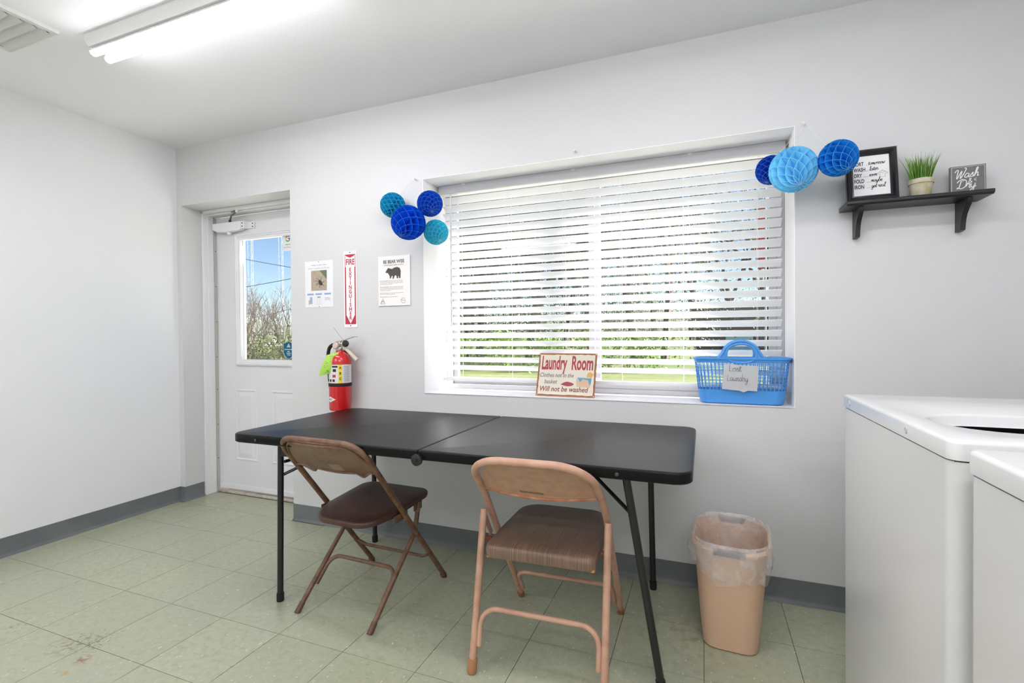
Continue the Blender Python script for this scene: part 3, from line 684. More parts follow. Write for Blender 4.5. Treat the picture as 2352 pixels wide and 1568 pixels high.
    ex = Vector((1, 0, 0)); t.v = [tuple(a + ex * (v[0]) + up * v[2]) for v in t.v]
    t.build('maker_lettering', mat('worn_lettering', (120, 92, 74), .5), bo, smooth=0)
    return e
chair_tan((-.521, 1.75, 0), R(2.2))

# ------------------------------------------------------------------ waste bin with liner
bn = empty('waste_bin', (.095, 2.035, 0), (0, 0, R(-4)), label='beige plastic waste bin with a clear liner below the blue basket', cat='waste bin')
BH = .380
def bin_loop(t, grow=0, n=8):
    hx = .094 + .032 * t + grow; hy = .134 + .040 * t + grow; r = .05 + .052 * t
    return rrect(-hx, -hy, hx, hy, r, n)
BINM = mat('beige_plastic', (208, 174, 144), .42)
L = [[(x * .93, y * .93, .0) for x, y in bin_loop(0)], [(x * .985, y * .985, .004) for x, y in bin_loop(0)], [(x, y, .018) for x, y in bin_loop(0)]]
L += [[(x, y, BH * t) for x, y in bin_loop(t)] for t in (.25, .5, .75, .93)]
L += [[(x, y, z) for x, y in bin_loop(1, g)] for g, z in ((0, BH - .018), (.008, BH - .016), (.010, BH - .006), (.006, BH), (-.001, BH), (-.003, BH - .01))]
L += [[(x, y, BH * t + .004) for x, y in bin_loop(t, -.004)] for t in (.7, .35, .02)]
MB().loops(L).build('tub', BINM, bn, smooth=40)
for s in (-1, 1):
    mb = MB().loops([[(x * .052, s * (.174 + .0105 + b), BH - .006 + c) for b, c in ((-.018, -.012), (.002, -.012), (.003, .0), (0, .0085), (-.016, .0085))] for x in (-1, 1)])
    mb.build('hand_grip', mat('grip_grey', (78, 72, 70), .6), bn, bevel=.003)
FILM = film_mat('liner_film', (242, 236, 230), .30, .12)
random.seed(3)
NL = 72
def film_loop(t, grow, amp, seed):
    rnd = random.Random(seed); base = rrect(-1, -1, 1, 1, .5, 17); base = base[:NL] if len(base) >= NL else base
    ph = [rnd.uniform(0, 6.28) for _ in range(4)]; hx = .094 + .032 * t; hy = .134 + .040 * t; r_ = .05 + .052 * t
    pts = rrect(-hx, -hy, hx, hy, r_, 17); out = []
    for i, (x, y) in enumerate(pts):
        a = 2 * math.pi * i / len(pts); w = grow + amp * (math.sin(3 * a + ph[0]) * .5 + math.sin(7 * a + ph[1]) * .35 + math.sin(17 * a + ph[2]) * .25)
        d = Vector((x, y)).normalized(); out.append((x + d.x * w, y + d.y * w, a))
    return out
def hem(a): return .018 * math.sin(a * 2 + 4.2) + .012 * math.sin(5 * a) + .008 * math.sin(11 * a)
L = []
for t, z, g, amp, sd, hm in ((.25, .11, -.016, .004, 5, 0), (.5, .22, -.016, .005, 4, 0), (.8, .33, -.014, .004, 3, 0), (1, .380, -.008, .001, 2, 0), (1, .3975, .004, .002, 2, 0), (1, .395, .013, .002, 2, 0), (1, .375, .017, .004, 1, 0), (1, .345, .022, .008, 1, .2), (.95, .315, .020, .009, 8, .6), (.92, .285, .014, .007, 9, 1), (.92, .282, .0125, .007, 9, 1)):
    L.append([(x, y, z + hm * hem(a)) for x, y, a in film_loop(t, g, amp, sd)])
MB().loops(L, False, False).build('liner', FILM, bn, smooth=60)

# ------------------------------------------------------------------ washing machines
def machine(loc, label, opened):
    e = empty('washing_machine', loc, label=label, cat='washing machine')
    W, Dp, H = .69, .716, .95            # depth along +x, width along +y
    cl_ = rrect(0, 0, W, Dp, .028, 6)
    MB().loops([[(x, y, .03) for x, y in cl_], [(x, y, H - .040) for x, y in cl_], [(.02 + x * (W - .04) / W, .02 + y * (Dp - .04) / Dp, H - .040) for x, y in cl_], [(.02 + x * (W - .04) / W, .02 + y * (Dp - .04) / Dp, .05) for x, y in cl_]]).build('cabinet', ENAMEL, e, smooth=40)
    mbp = MB(); z0_, z1_ = H - .041, H - .036
    mbp.box((.008, .008, z0_), (.04, Dp - .008, z1_)); mbp.box((W - .04, .008, z0_), (W - .008, Dp - .008, z1_)); mbp.box((.04, .008, z0_), (W - .04, .04, z1_)); mbp.box((.04, Dp - .04, z0_), (W - .04, Dp - .008, z1_)); mbp.build('top_gap', DARK, e, smooth=0)
    op = rrect(.058, .106, W - .19, .348, .105, 8); ot = rrect(-.002, -.002, W, Dp + .002, .022, 8)
    # both loops have the same number of points, so bridge them
    def al(l): return l
    def sc(l, k, cx=.279, cy=.227): return [(cx + (x - cx) * k, cy + (y - cy) * k) for x, y in l]
    Lp = [[(x, y, H - .037) for x, y in ot], [(x, y, H - .008) for x, y in ot]]
    for k in range(1, 4):
        a = k / 3 * math.pi / 2; d = .007 * (1 - math.cos(a)); Lp.append([(x + (d if x < .3 else -d) * (1 if True else 0), y + (d if y < .35 else -d), H - .008 + .008 * math.sin(a)) for x, y in ot])
    if opened:
        Lp += [[(x, y, H) for x, y in sc(op, 1.05)], [(x, y, H - .002) for x, y in sc(op, 1.02)], [(x, y, H - .006) for x, y in sc(op, 1.0)], [(x, y, H - .022) for x, y in sc(op, .985)], [(x, y, H - .027) for x, y in sc(op, .955)]]
        MB().loops(Lp, False, False).build('top_panel', ENAMEL, e, smooth=45)
        tub = MB().lathe([(.262, -.042), (.262, -.06), (.25, -.36), (.02, -.37)], 32, (.305, .345, H), False, True); tub.build('tub', mat('tub_grey', (96, 98, 98), .45), e)
        MB().lathe([(.05, -.37), (.048, -.12), (.03, -.085), (.004, -.08)], 20, (.305, .35, H)).build('agitator', mat('agitator_grey', (120, 122, 122), .5), e)
        for k in range(8):
            a = k * math.pi / 4 + .3; c, s = math.cos(a), math.sin(a)
            MB().add([(.305 + c * r + s * w, .35 + s * r - c * w, H + z) for w in (-.006, .006) for r, z in ((.04, -.075), (.24, -.065), (.24, -.10), (.04, -.20))], [(0, 1, 2, 3), (7, 6, 5, 4), (0, 4, 5, 1), (1, 5, 6, 2), (2, 6, 7, 3), (3, 7, 4, 0)]).build('tub_rib', mat('agitator_grey', (120, 122, 122)), e, smooth=0)
        MB().box((W - .165, .10, H + .003), (W - .145, Dp - .11, H + .36)).build('open_lid', ENAMEL, e, bevel=.008)
    else:
        MB().loops(Lp, False, True).build('top_panel', ENAMEL, e, smooth=45)
        MB().slab(rrect(.075, .075, W - .16, Dp - .09, .05, 6), H + .0002, H + .006, .003).build('lid', ENAMEL, e)
    MB().prism([(W - .14, H), (W - .10, H + .13), (W, H + .13), (W, H)], .0, Dp).build('console', ENAMEL, e, bevel=.006)
    for y in (.20, .64) if opened else ():
        MB().lathe([(.0075, 0), (.0075, .0012), (.006, .0022), (.0045, .001), (.001, .001)], 14).xf(Matrix.Translation((-.002, y, H - .02)) @ Matrix.Rotation(R(-90), 4, 'Y')).build('lip_screw', mat('screw_white', (196, 196, 192), .3), e)
    for x in (.06, W - .06):
        for y in (.06, Dp - .06): MB().lathe([(.022, 0), (.022, .012), (.012, .014), (.012, .032)], 14, (x, y, 0)).build('foot', RUBBER, e)
    return e
machine((.407, 1.084, 0), 'white top loading washing machine with its lid open by the window wall', True)
machine((.400, .298, 0), 'white closed machine standing beside the open washing machine', False).children[0]

# ================================================================== ON THE WINDOW WALL
# ------------------------------------------------------------------ paper posters and signs
def sheet(name, x0, z1, w, h_, label, cat, m_=PAPER, th=.0008, rot=0):
    e = empty(name, (x0, YW - .0006, z1 - h_), (0, rot, 0), label=label, cat=cat)
    MB().box((0, -th, 0), (w, 0, h_)).build('backing', m_, e, smooth=0); return e
po = sheet('beetle_poster', -2.276, 1.602, .215, .280, 'white paper poster with a beetle photo beside the door', 'poster', mat('poster_paper', (232, 232, 232), .6))
TYP = mat('pale_type', (176, 178, 180), .6)
mb = MB()
for a_, b_ in ((.05, .085), (.09, .10), (.105, .130), (.135, .165)): rect(mb, a_, .2525, b_, .2565, -.0014)
text(mb, 'Asian Longhorned Beetle', .0165, .1075, .231, -.0014, 'CENTER', .98)
mb.build('title', TYP, po, smooth=0)
PH = mat('photo_sand', (178, 164, 144), .6, mottle=(60, (150, 132, 110), .7))
rect(MB(), .048, .100, .168, .222, -.0012).build('photo', PH, po, smooth=0)
polyf(MB(), [(.112, .222), (.168, .222), (.168, .166)], -.0015).build('photo_leaf', mat('photo_green', (104, 116, 82), .6), po, smooth=0)
bt = MB()
bt_c = (.118, .148)
polyf(bt, [(bt_c[0] + .020 * math.cos(t) * (1 + .25 * math.cos(t - .6)) * math.cos(-.9) - .012 * math.sin(t) * math.sin(-.9), bt_c[1] + .020 * math.cos(t) * math.sin(-.9) + .012 * math.sin(t) * math.cos(-.9)) for t in [k * math.pi / 8 for k in range(16)]], -.0018)
for a, b in (((.110, .158), (.090, .176)), ((.106, .152), (.076, .160)), ((.108, .144), (.086, .132)), ((.122, .160), (.128, .184)), ((.130, .146), (.150, .152)), ((.128, .138), (.146, .124)), ((.116, .136), (.108, .116))):
    ribbon(bt, [a, ((a[0] + b[0]) / 2 + .003, (a[1] + b[1]) / 2 + .003), b], .0026, -.0018)
bt.build('photo_beetle', mat('beetle_black', (62, 60, 56), .6), po, smooth=0)
BL_ = mat('poster_blue', (142, 166, 202), .6)
mb = MB()
for x in (.016, .080, .148): rect(mb, x, .074, x + .050, .084, -.0014)
mb.build('blue_headings', BL_, po, smooth=0)
mb = MB(); rect(mb, .036, .020, .056, .062, -.0014); mb.build('phone_icon', mat('icon_blue', (150, 176, 200), .6), po, smooth=0)
mb = MB(); rect(mb, .028, .016, .036, .044, -.0014); mb.build('hand_icon', mat('icon_orange', (222, 160, 110), .6), po, smooth=0)
mb = MB(); ribbon(mb, [(.092, .018), (.120, .018), (.120, .056), (.092, .056), (.092, .018)], .0012, -.0014); rect(mb, .094, .057, .118, .064, -.0014); ribbon(mb, [(.107, .028), (.104, .036), (.108, .036), (.106, .044)], .0015, -.0014)
for z in (.050, .056, .062): rect(mb, .152, z - .008, .192, z - .0062, -.0014)
mb.build('small_print', mat('print_grey', (150, 150, 150), .6), po, smooth=0)['kind'] = 'stuff'
for z in (.274, .004): MB().lathe([(.0022, 0), (.0022, .0015), (.001, .0022)], 8).xf(Matrix.Translation((.107, -.0008, z)) @ Matrix.Rotation(R(90), 4, 'X')).build('tack', DARK, po)

fs = sheet('fire_extinguisher_sign', -1.980, 1.645, .094, .449, 'tall white sign with red FIRE EXTINGUISHER arrow above the extinguisher', 'sign', mat('sign_white', (240, 238, 236), .35), .0025)
REDP = mat('sign_red', (186, 44, 66), .4)
W_, H_ = .094, .449
mb = MB(); y = -.0030
polyf(mb, [(.010, H_ - .020), (W_ - .010, H_ - .020), (W_ - .020, H_ - .030), (W_ / 2, H_ - .040), (.020, H_ - .030)], y)
# shaft strips and arrow-head spandrels
rect(mb, .008, .076, .0165, H_ - .094, y); rect(mb, W_ - .0165, .076, W_ - .008, H_ - .094, y)
rect(mb, .008, H_ - .094, .0115, H_ - .019, y); rect(mb, W_ - .0115, H_ - .094, W_ - .008, H_ - .019, y)
polyf(mb, [(.008, .022), (W_ / 2, .022), (.012, .080), (.008, .080)], y); polyf(mb, [(W_ - .008, .022), (W_ - .008, .080), (W_ - .012, .080), (W_ / 2, .022)], y)
rect(mb, .008, .019, W_ - .008, .0225, y)
text(mb, 'FIRE', .047, W_ / 2, H_ - .080, y - .0002, 'CENTER', .74, 0, .0012)
for k, ch in enumerate('EXTINGUISHER'): text(mb, ch, .031, W_ / 2, H_ - .120 - k * .0258, y - .0002, 'CENTER', .95, 0, .0008)
mb.build('red_print', REDP, fs, smooth=0)
for z in (.010, H_ - .009): MB().lathe([(.003, 0), (.003, .002), (.001, .003)], 10).xf(Matrix.Translation((W_ / 2, -.0025, z)) @ Matrix.Rotation(R(90), 4, 'X')).build('screw', DARK, fs)

br = sheet('bear_poster', -1.733, 1.596, .2125, .281, 'thick white board poster with a black bear beside the window', 'poster', mat('poster_cream', (238, 235, 230), .55), .006)
y = -.0066
mb = text(MB(), 'BE BEAR WISE', .0265, .1055, .240, y, 'CENTER', .86, 0, .0006); text(mb, "YOU'RE IN BLACK BEAR COUNTRY", .0100, .1055, .226, y, 'CENTER', .86)
mb.build('title', mat('print_dark', (74, 74, 72), .6), br, smooth=0)
bear = [(.052, .193), (.050, .188), (.058, .186), (.064, .187), (.072, .178), (.078, .168), (.080, .158), (.074, .154), (.086, .154), (.090, .162), (.094, .170), (.099, .164), (.098, .156), (.094, .152), (.106, .152), (.112, .168), (.121, .170), (.126, .160), (.124, .153), (.136, .153), (.134, .166), (.141, .160), (.139, .153), (.150, .153), (.151, .170), (.152, .195), (.146, .210), (.130, .217), (.110, .214), (.094, .207), (.080, .210), (.072, .214), (.067, .212), (.062, .207)]
mb = MB(); o_ = len(mb.v)
polyf(mb, bear, y).build('bear_silhouette', mat('bear_print', (72, 70, 64), .6), br, smooth=0)
mb = MB()
rnd = random.Random(5)
z = .140
for para in (4, 4, 2, 1):
    for l in range(para):
        wd = .155 if l < para - 1 else rnd.uniform(.07, .12); x = .012
        while x < .012 + wd:
            s = rnd.uniform(.004, .014); rect(mb, x, z, min(x + s, .012 + wd), z + .0022 + (.0008 if (l == 0 and x < .06) else 0), y); x += s + .0022
        z -= .0068
    z -= .0075
mb.build('body_text', mat('print_mid', (150, 150, 148), .6), br, smooth=0)
mb = MB(); ribbon(mb, [(.016, .012), (.046, .012), (.031, .044), (.016, .012)], .002, y)
ribbon(mb, catmull([(.022, .018), (.031, .030), (.040, .018)]), .0024, y)
ribbon(mb, catmull([(.152, .034), (.156, .020), (.166, .013), (.178, .016), (.180, .030), (.168, .026), (.152, .034)]), .0016, y)
for a in (.158, .166, .174): ribbon(mb, [(a, .034), (a + .003, .044)], .0016, y)
mb.build('footer_icons', mat('print_dark', (74, 74, 72)), br, smooth=0)['kind'] = 'stuff'

# ------------------------------------------------------------------ fire extinguisher
fx = empty('fire_extinguisher', (-1.943, 2.262, .722), (0, 0, R(8)), label='red fire extinguisher with a green tag hanging on the wall above the table', cat='fire extinguisher')
REDE = mat('extinguisher_red', (196, 22, 28), .22, coat=.5)
RX = .062
MB().lathe([(.001, .004), (RX - .008, 0), (RX - .002, .003), (RX, .010), (RX, .275), (RX - .004, .298), (RX - .016, .318), (RX - .032, .328), (.022, .332), (.020, .345)], 32).build('cylinder', REDE, fx, smooth=50)
def wrap(mb, a0, a1, z0, z1, r=RX + .0006, n=20):
    for k in range(n):
        b0, b1 = R(a0 + (a1 - a0) * k / n), R(a0 + (a1 - a0) * (k + 1) / n)
        mb.add([(r * math.cos(b0), r * math.sin(b0), z0), (r * math.cos(b1), r * math.sin(b1), z0), (r * math.cos(b1), r * math.sin(b1), z1), (r * math.cos(b0), r * math.sin(b0), z1)], [(0, 1, 2, 3)])
    return mb
lb = wrap(MB(), -200, 20, .158, .262).build('instruction_label', mat('label_white', (222, 222, 220), .4), fx)
wrap(MB(), -66, -48, .158, .262, RX + .0012, 4).build('yellow_strip', mat('label_yellow', (232, 212, 40), .4), lb)
mb = MB(); wrap(mb, -100, -70, .246, .256, RX + .0012, 4)
for a, z in ((-118, .166), (-140, .166), (-98, .166)): wrap(mb, a, a + 13, z, z + .014, RX + .0012, 2)
for a, z in ((-96, .222),): wrap(mb, a, a + 18, z, z + .016, RX + .0012, 3)
for k, ch in enumerate('ABC'):
    t = text(MB(), ch, .019, 0, 0, 0, 'CENTER', .8, 0, .0008); c = R(-57); zc = .238 - k * .031
    t.v = [((RX + .0018) * math.cos(c + v[0] / RX), (RX + .0018) * math.sin(c + v[0] / RX), zc + v[2]) for v in t.v]; mb.merge(t)
mb.build('black_print', INK, lb, smooth=0)['kind'] = 'stuff'
mb = MB(); wrap(mb, -98, -80, .190, .206, RX + .0012, 3); mb.build('red_print', REDP, lb)
mb = MB()
for k in range(11): wrap(mb, -40, -8, .168 + k * .0082, .1705 + k * .0082, RX + .0012, 4)
mb.build('fine_print', GREYINK, lb)
MB().lathe([(RX, 0), (RX + .0022, .002), (RX + .0022, .016), (RX, .018)], 32, (0, 0, .138), False, False).build('strap', RUBBER, fx)
mb = MB(); dm = []
for (u, v) in ((-.042, 0), (0, .018), (.042, 0), (0, -.018)): pass
nD = 12; c0 = R(-118)
for k in range(nD):
    u0, u1 = -.040 + .080 * k / nD, -.040 + .080 * (k + 1) / nD; h0, h1 = .017 * (1 - abs(u0) / .040), .017 * (1 - abs(u1) / .040)
    mb.add([((RX + .0006) * math.cos(c0 + u / RX), (RX + .0006) * math.sin(c0 + u / RX), .066 + s) for u, s in ((u0, -h0), (u1, -h1), (u1, h1), (u0, h0))], [(0, 1, 2, 3)])
dm = mb.build('maker_diamond', mat('label_white', (222, 222, 220)), fx)
t = text(MB(), 'AMEREX', .0105, 0, 0, 0, 'CENTER', 1.0); t.v = [((RX + .0012) * math.cos(c0 + v[0] / RX), (RX + .0012) * math.sin(c0 + v[0] / RX), .0625 + v[2]) for v in t.v]
t.build('maker_name', INK, dm, smooth=0)
MB().lathe([(.0195, .338), (.0215, .345), (.0215, .358), (.014, .362), (.014, .392), (.008, .396)], 20).build('valve', CHROME, fx)
MB().box((-.03, -.012, .352), (.024, .012, .385)).build('valve_block', mat('nickel', (176, 172, 160), .3, .9), fx, bevel=.004)
MB().lathe([(.019, 0), (.019, .012), (.016, .014)], 20).xf(Matrix.Translation((-.010, -.018, .368)) @ Matrix.Rotation(R(90), 4, 'X')).build('pressure_gauge', mat('gauge_rim', (190, 176, 160), .3, .6), fx)
MB().lathe([(.014, 0), (.014, .001)], 20).xf(Matrix.Translation((-.010, -.0325, .368)) @ Matrix.Rotation(R(90), 4, 'X')).build('gauge_face', mat('gauge_face', (214, 190, 178), .3), fx)
MB().loops([[(x, -.010 + 0, z0), (x, .010, z0), (x, .010, z0 + .005), (x, -.010, z0 + .005)] for x, z0 in ((-.022, .388), (.03, .398), (.095, .418), (.108, .416))]).build('upper_lever', mat('lever_steel', (200, 198, 190), .3, .8), fx, bevel=.001)
MB().tube([(.015, 0, .362), (.045, 0, .345), (.108, 0, .285)], [.010, .011, .012], 8).build('carry_handle', mat('handle_cream', (206, 196, 176), .4), fx)
MB().lathe([(.019, 0), (.019, .010), (.015, .014), (.005, .015)], 18).xf(Matrix.Translation((.046, -.010, .380)) @ Matrix.Rotation(R(90), 4, 'X')).build('locking_cap', mat('cap_black', (30, 30, 30), .3), fx)
MB().tube([(.028, 0, .396), (.0, 0, .425), (-.035, -.004, .472)], .0011, 6).build('pull_pin_tie', mat('tie_steel', (140, 140, 138), .4, .6), fx)
MB().tube(catmull([(-.026, 0, .372), (-.050, .004, .372), (-.074, .008, .352), (-.084, .010, .31), (-.084, .012, .26), (-.077, .010, .20), (-.071, .006, .160)], 6), .010, 12).build('hose', RUBBER, fx)
MB().tube([(-.072, .006, .165), (-.069, .004, .128)], [.007, .009], 10).build('nozzle', RUBBER, fx)
n = 8; vs = []; 
for i in range(n + 1):
    v = i / n; w = .030 + .002 * v; cxp = -.012 - .038 * v; zc = .325 - .118 * v; yy = -.050 - .020 * math.sin(v * 2.2) 
    for s in (-1, 0, 1): vs.append((cxp + s * w, yy - (.003 if s == 0 else 0) + s * .014, zc + s * .008))
fsx = [(i * 3 + k, i * 3 + k + 1, i * 3 + k + 4, i * 3 + k + 3) for i in range(n) for k in range(2)]
tg = MB().add(vs, fsx).build('inspection_tag', mat('tag_green', (186, 232, 100), .6, trans=.2), fx, smooth=60)
mb = MB(); rnd = random.Random(2)
for i in range(14):
    v = rnd.uniform(.1, .92); s = rnd.uniform(-.8, .4); w = .030; cxp = -.012 - .038 * v + s * w; zc = .325 - .118 * v + s * .008; yy = -.0555 - .020 * math.sin(v * 2.2) + s * .014
    l_ = rnd.uniform(.006, .016); mb.add([(cxp, yy, zc), (cxp + l_, yy - .0005, zc + .003), (cxp + l_, yy - .0005, zc + .005), (cxp, yy, zc + .002)], [(0, 1, 2, 3)])
mb.build('tag_print', mat('tag_ink', (110, 140, 70), .6), tg, smooth=0)['kind'] = 'stuff'
MB().box((-.012, .055, .28), (.012, .084, .345)).build('wall_bracket', BLACKM, fx, bevel=.002)

# ------------------------------------------------------------------ paper honeycomb balls and pins
def ball(loc, r, tilt, colr, label, grp, pin, n_sheets=18, cells=8):
    e = empty('honeycomb_ball', loc, label=label, cat='paper ball')
    if grp: e['group'] = grp
    M = mat('tissue_%d_%d_%d' % colr, colr, .7, spec=.2, trans=.5)
    mb = MB(); nz, nr = cells * 4, 3; d = math.pi / n_sheets
    for k in range(n_sheets):
        a0 = 2 * math.pi * k / n_sheets; sg = 1 if k % 2 else -1; vs = []
        for i in range(nz + 1):
            ph = math.pi * (i / nz); z = -math.cos(ph); rho = math.sin(ph); u = (i / nz) * cells
            tri = 2 * abs(2 * (u - math.floor(u + .5))) - 1
            for j in range(nr + 1):
                q = rho * (.12 + .88 * j / nr); aa = a0 + sg * d * .97 * tri
                vs.append((r * q * math.cos(aa), r * q * math.sin(aa), r * z))
        mb.add(vs, [(i * (nr + 1) + j, i * (nr + 1) + j + 1, (i + 1) * (nr + 1) + j + 1, (i + 1) * (nr + 1) + j) for i in range(nz) for j in range(nr)])
    mb.lathe([(r * .10 * math.sin(math.pi * k / 8) + .001, -r * .96 * math.cos(math.pi * k / 8)) for k in range(9)], 8)
    q_ = Vector((0, 0, 1)).rotation_difference(Vector(tilt).normalized()); mb.xf(q_.to_matrix().to_4x4())
    mb.build('tissue_paper', M, e, smooth=0)
    # pale cut edges of the sheets
    pale = tuple(int(c + (255 - c) * .38) for c in colr); eb = MB()
    for k in range(n_sheets):
        a0 = 2 * math.pi * k / n_sheets; sg = 1 if k % 2 else -1; vs = []
        for i in range(nz + 1):
            ph = math.pi * (i / nz); u = (i / nz) * cells; tri = 2 * abs(2 * (u - math.floor(u + .5))) - 1
            aa = a0 + sg * d * .97 * tri; hw_ = .0006
            c_, s_ = math.cos(aa), math.sin(aa)
            for dd in (-hw_, hw_):
                q = r * math.sin(ph) * 1.004; vs.append((q * c_ - s_ * dd, q * s_ + c_ * dd, -r * 1.004 * math.cos(ph)))
        eb.add(vs, [(2 * i, 2 * i + 1, 2 * i + 3, 2 * i + 2) for i in range(nz)])
    eb.xf(q_.to_matrix().to_4x4()).build('cut_edges', mat('tissue_edge_%d_%d_%d' % colr, pale, .7, trans=.3), e, smooth=0)
    if pin:
        a = Vector(tilt).normalized() * r; a = a if a.z > 0 else -a; p = Vector(pin) - Vector(loc)
        MB().tube([tuple(a * .98), tuple(p)], .0007, 5).build('hanging_thread', CORD, e)
    return e
P1, P2 = (-1.475, 2.322, 2.004), (.392, 2.322, 2.003)
ball((-1.580, 2.272, 1.858), .068, (.35, .35, .85), (30, 184, 222), 'small teal honeycomb ball touching the wall above the bear poster', None, P1)
ball((-1.347, 2.272, 1.842), .068, (-.45, .45, .75), (10, 84, 208), 'small dark blue honeycomb ball at the window corner', None, P1)
ball((-1.405, 2.155, 1.722), .088, (.15, .55, .8), (0, 88, 220), 'large dark blue honeycomb ball in the middle of its cluster', None, P1, 18, 6)
ball((-1.312, 2.272, 1.688), .066, (-.55, .35, .75), (64, 208, 232), 'small turquoise honeycomb ball over the window edge above the bear poster', None, P1)
ball((.268, 2.330, 1.828), .060, (.3, .3, .9), (10, 82, 208), 'small dark blue honeycomb ball tucked behind the pale blue one', None, P2)
ball((.331, 2.200, 1.781), .087, (-.18, .55, .8), (136, 224, 255), 'large pale blue honeycomb ball at the window corner by the shelf', None, P2, 22, 6)
ball((.470, 2.150, 1.790), .066, (-.35, .5, .8), (26, 148, 232), 'medium blue honeycomb ball hanging before the framed print', None, P2, 20, 6)
for x, z, nm in ((-1.475, 2.004, 'white push pin in the wall holding the dark blue and teal balls'), (-.572, 2.028, 'lone white push pin in the wall above the window'), (.392, 2.003, 'white push pin in the wall holding the pale blue ball')):
    e = MB().lathe([(.0005, 0), (.0008, .012), (.0055, .013), (.0035, .017), (.0030, .026), (.006, .030), (.0055, .032)], 14).build('push_pin', mat('pin_white', (222, 222, 216), .3), None, (x, YW + .006, z), (R(84), 0, R(-10)))
    tag(e, nm, 'push pin')

# ------------------------------------------------------------------ shelf with its things
SX0_, SX1_, SY0_, STZ = .516, .957, 2.225, 1.645
SHB = mat('shelf_black', (24, 23, 25), .35, mottle=(40, (40, 38, 38), .4))
se = empty('wall_shelf', (SX0_, YW, STZ - .03), label='black wooden wall shelf on two curved brackets', cat='shelf')
mb = MB().prism([(SY0_ - YW, .018), (SY0_ - YW + .005, .015), (SY0_ - YW + .007, .012), (-.001, .012), (-.001, .03), (SY0_ - YW + .003, .03), (SY0_ - YW, .027)], 0, SX1_ - SX0_)
mb.v = [(b, a, c) for a, b, c in mb.v]; mb.build('board', SHB, se, bevel=.0012)
bp_ = [(-.001, .012), (-.096, .012), (-.096, .004), (-.088, -.010), (-.072, -.026), (-.058, -.042), (-.050, -.060), (-.046, -.078), (-.043, -.096), (-.026, -.099), (-.001, -.099)]
for x in (.046, .374):
    mb = MB().prism(bp_, 0, .016); mb.v = [(b + x, a, c) for a, b, c in mb.v]; mb.build('bracket', SHB, se, bevel=.001)
# framed print leaning on the wall
fp = empty('picture_frame', (.524, 2.262, STZ + .0005), (R(-8), 0, R(0)), label='black framed laundry print leaning on the shelf', cat='picture frame')
FW, FH = .166, .208
FB = mat('frame_black', (14, 14, 15), .28)
ring(MB(), 0, 0, FW, FH, [(0, -.012), (0, .006), (.004, .011), (.010, .010), (.018, .003), (.022, .004), (.024, 0), (.024, -.003)], 0).build('frame', FB, fp, smooth=20)
MB().box((.002, .004, .002), (FW - .002, .012, FH - .002)).build('backboard', FB, fp, smooth=0)
rect(MB(), .022, .022, FW - .022, FH - .022, .0022).build('print_sheet', PAPER, fp, smooth=0)
mb = MB(); y = .0016; lines = [('SORT', 'tomorrow', '..'), ('WASH', 'later', '...'), ('DRY', 'soon', '.....'), ('FOLD', 'maybe', '....'), ('IRON', 'get real', '....')]
for k, (a, b, dts) in enumerate(lines):
    z = .146 - k * .0232
    text(mb, a, .0215, .0265, z, y, 'LEFT', .62, 0, .0005)
    x0 = .0265 + .0108 * len(a) * .86 + .003; n_ = len(dts)
    for q in range(n_): rect(mb, x0 + q * .0034, z, x0 + q * .0034 + .0018, z + .0012, y)
    hand(mb, b, .0080, x0 + n_ * .0034 + .001, z + .001, .0016, y, .2, .03, .92)
ribbon(mb, [(.110, .094), (.110, .108), (.104, .104), (.102, .108), (.111, .114), (.119, .111), (.128, .115), (.136, .108), (.132, .105), (.128, .108), (.128, .094), (.110, .094)], .0008, y)
ribbon(mb, catmull([(.111, .114), (.119, .120), (.128, .115)]), .0007, y); ribbon(mb, [(.119, .118), (.119, .123)], .0007, y)
mb.build('lettering', INK, fp, smooth=0)
# potted grass
gp = empty('potted_grass', (.765, 2.285, STZ), label='small whitewashed clay pot of green grass on the shelf', cat='plant')
POT = mat('weathered_clay', (196, 188, 172), .9, mottle=(40, (160, 158, 84), .75), bump=(120, .5, .002))
MB().lathe([(.001, .001), (.028, .001), (.0295, .004), (.0355, .050), (.0385, .051), (.0395, .064), (.0385, .068), (.0345, .068), (.033, .058), (.001, .057)], 28).build('pot', POT, gp, smooth=35)
GRA = mat('grass_green', (92, 142, 44), .5, trans=.3, mottle=(30, (140, 176, 70), .8))
mb = MB(); rnd = random.Random(11)
for i in range(190):
    a = rnd.uniform(0, 6.283); r0 = .030 * math.sqrt(rnd.random()); L_ = rnd.uniform(.07, .118); lean = rnd.uniform(.05, .32) * (r0 / .03 + .25); tw = rnd.uniform(0, 6.28); w = rnd.uniform(.0014, .0025)
    bx, by = r0 * math.cos(a), r0 * math.sin(a); vs = []
    for k in range(5):
        t = k / 4; d = lean * L_ * t ** 1.6; ww = w * (1 - t) ** .6 + .0001
        p = Vector((bx + math.cos(a) * d, by + math.sin(a) * d, .055 + L_ * t * (1 - .12 * lean)))
        vs += [tuple(p + Vector((math.cos(tw), math.sin(tw), 0)) * ww), tuple(p - Vector((math.cos(tw), math.sin(tw), 0)) * ww)]
    mb.add(vs, [(2 * k, 2 * k + 1, 2 * k + 3, 2 * k + 2) for k in range(4)])
g_o = mb.build('grass_blades', GRA, gp, smooth=0); g_o['kind'] = 'stuff'
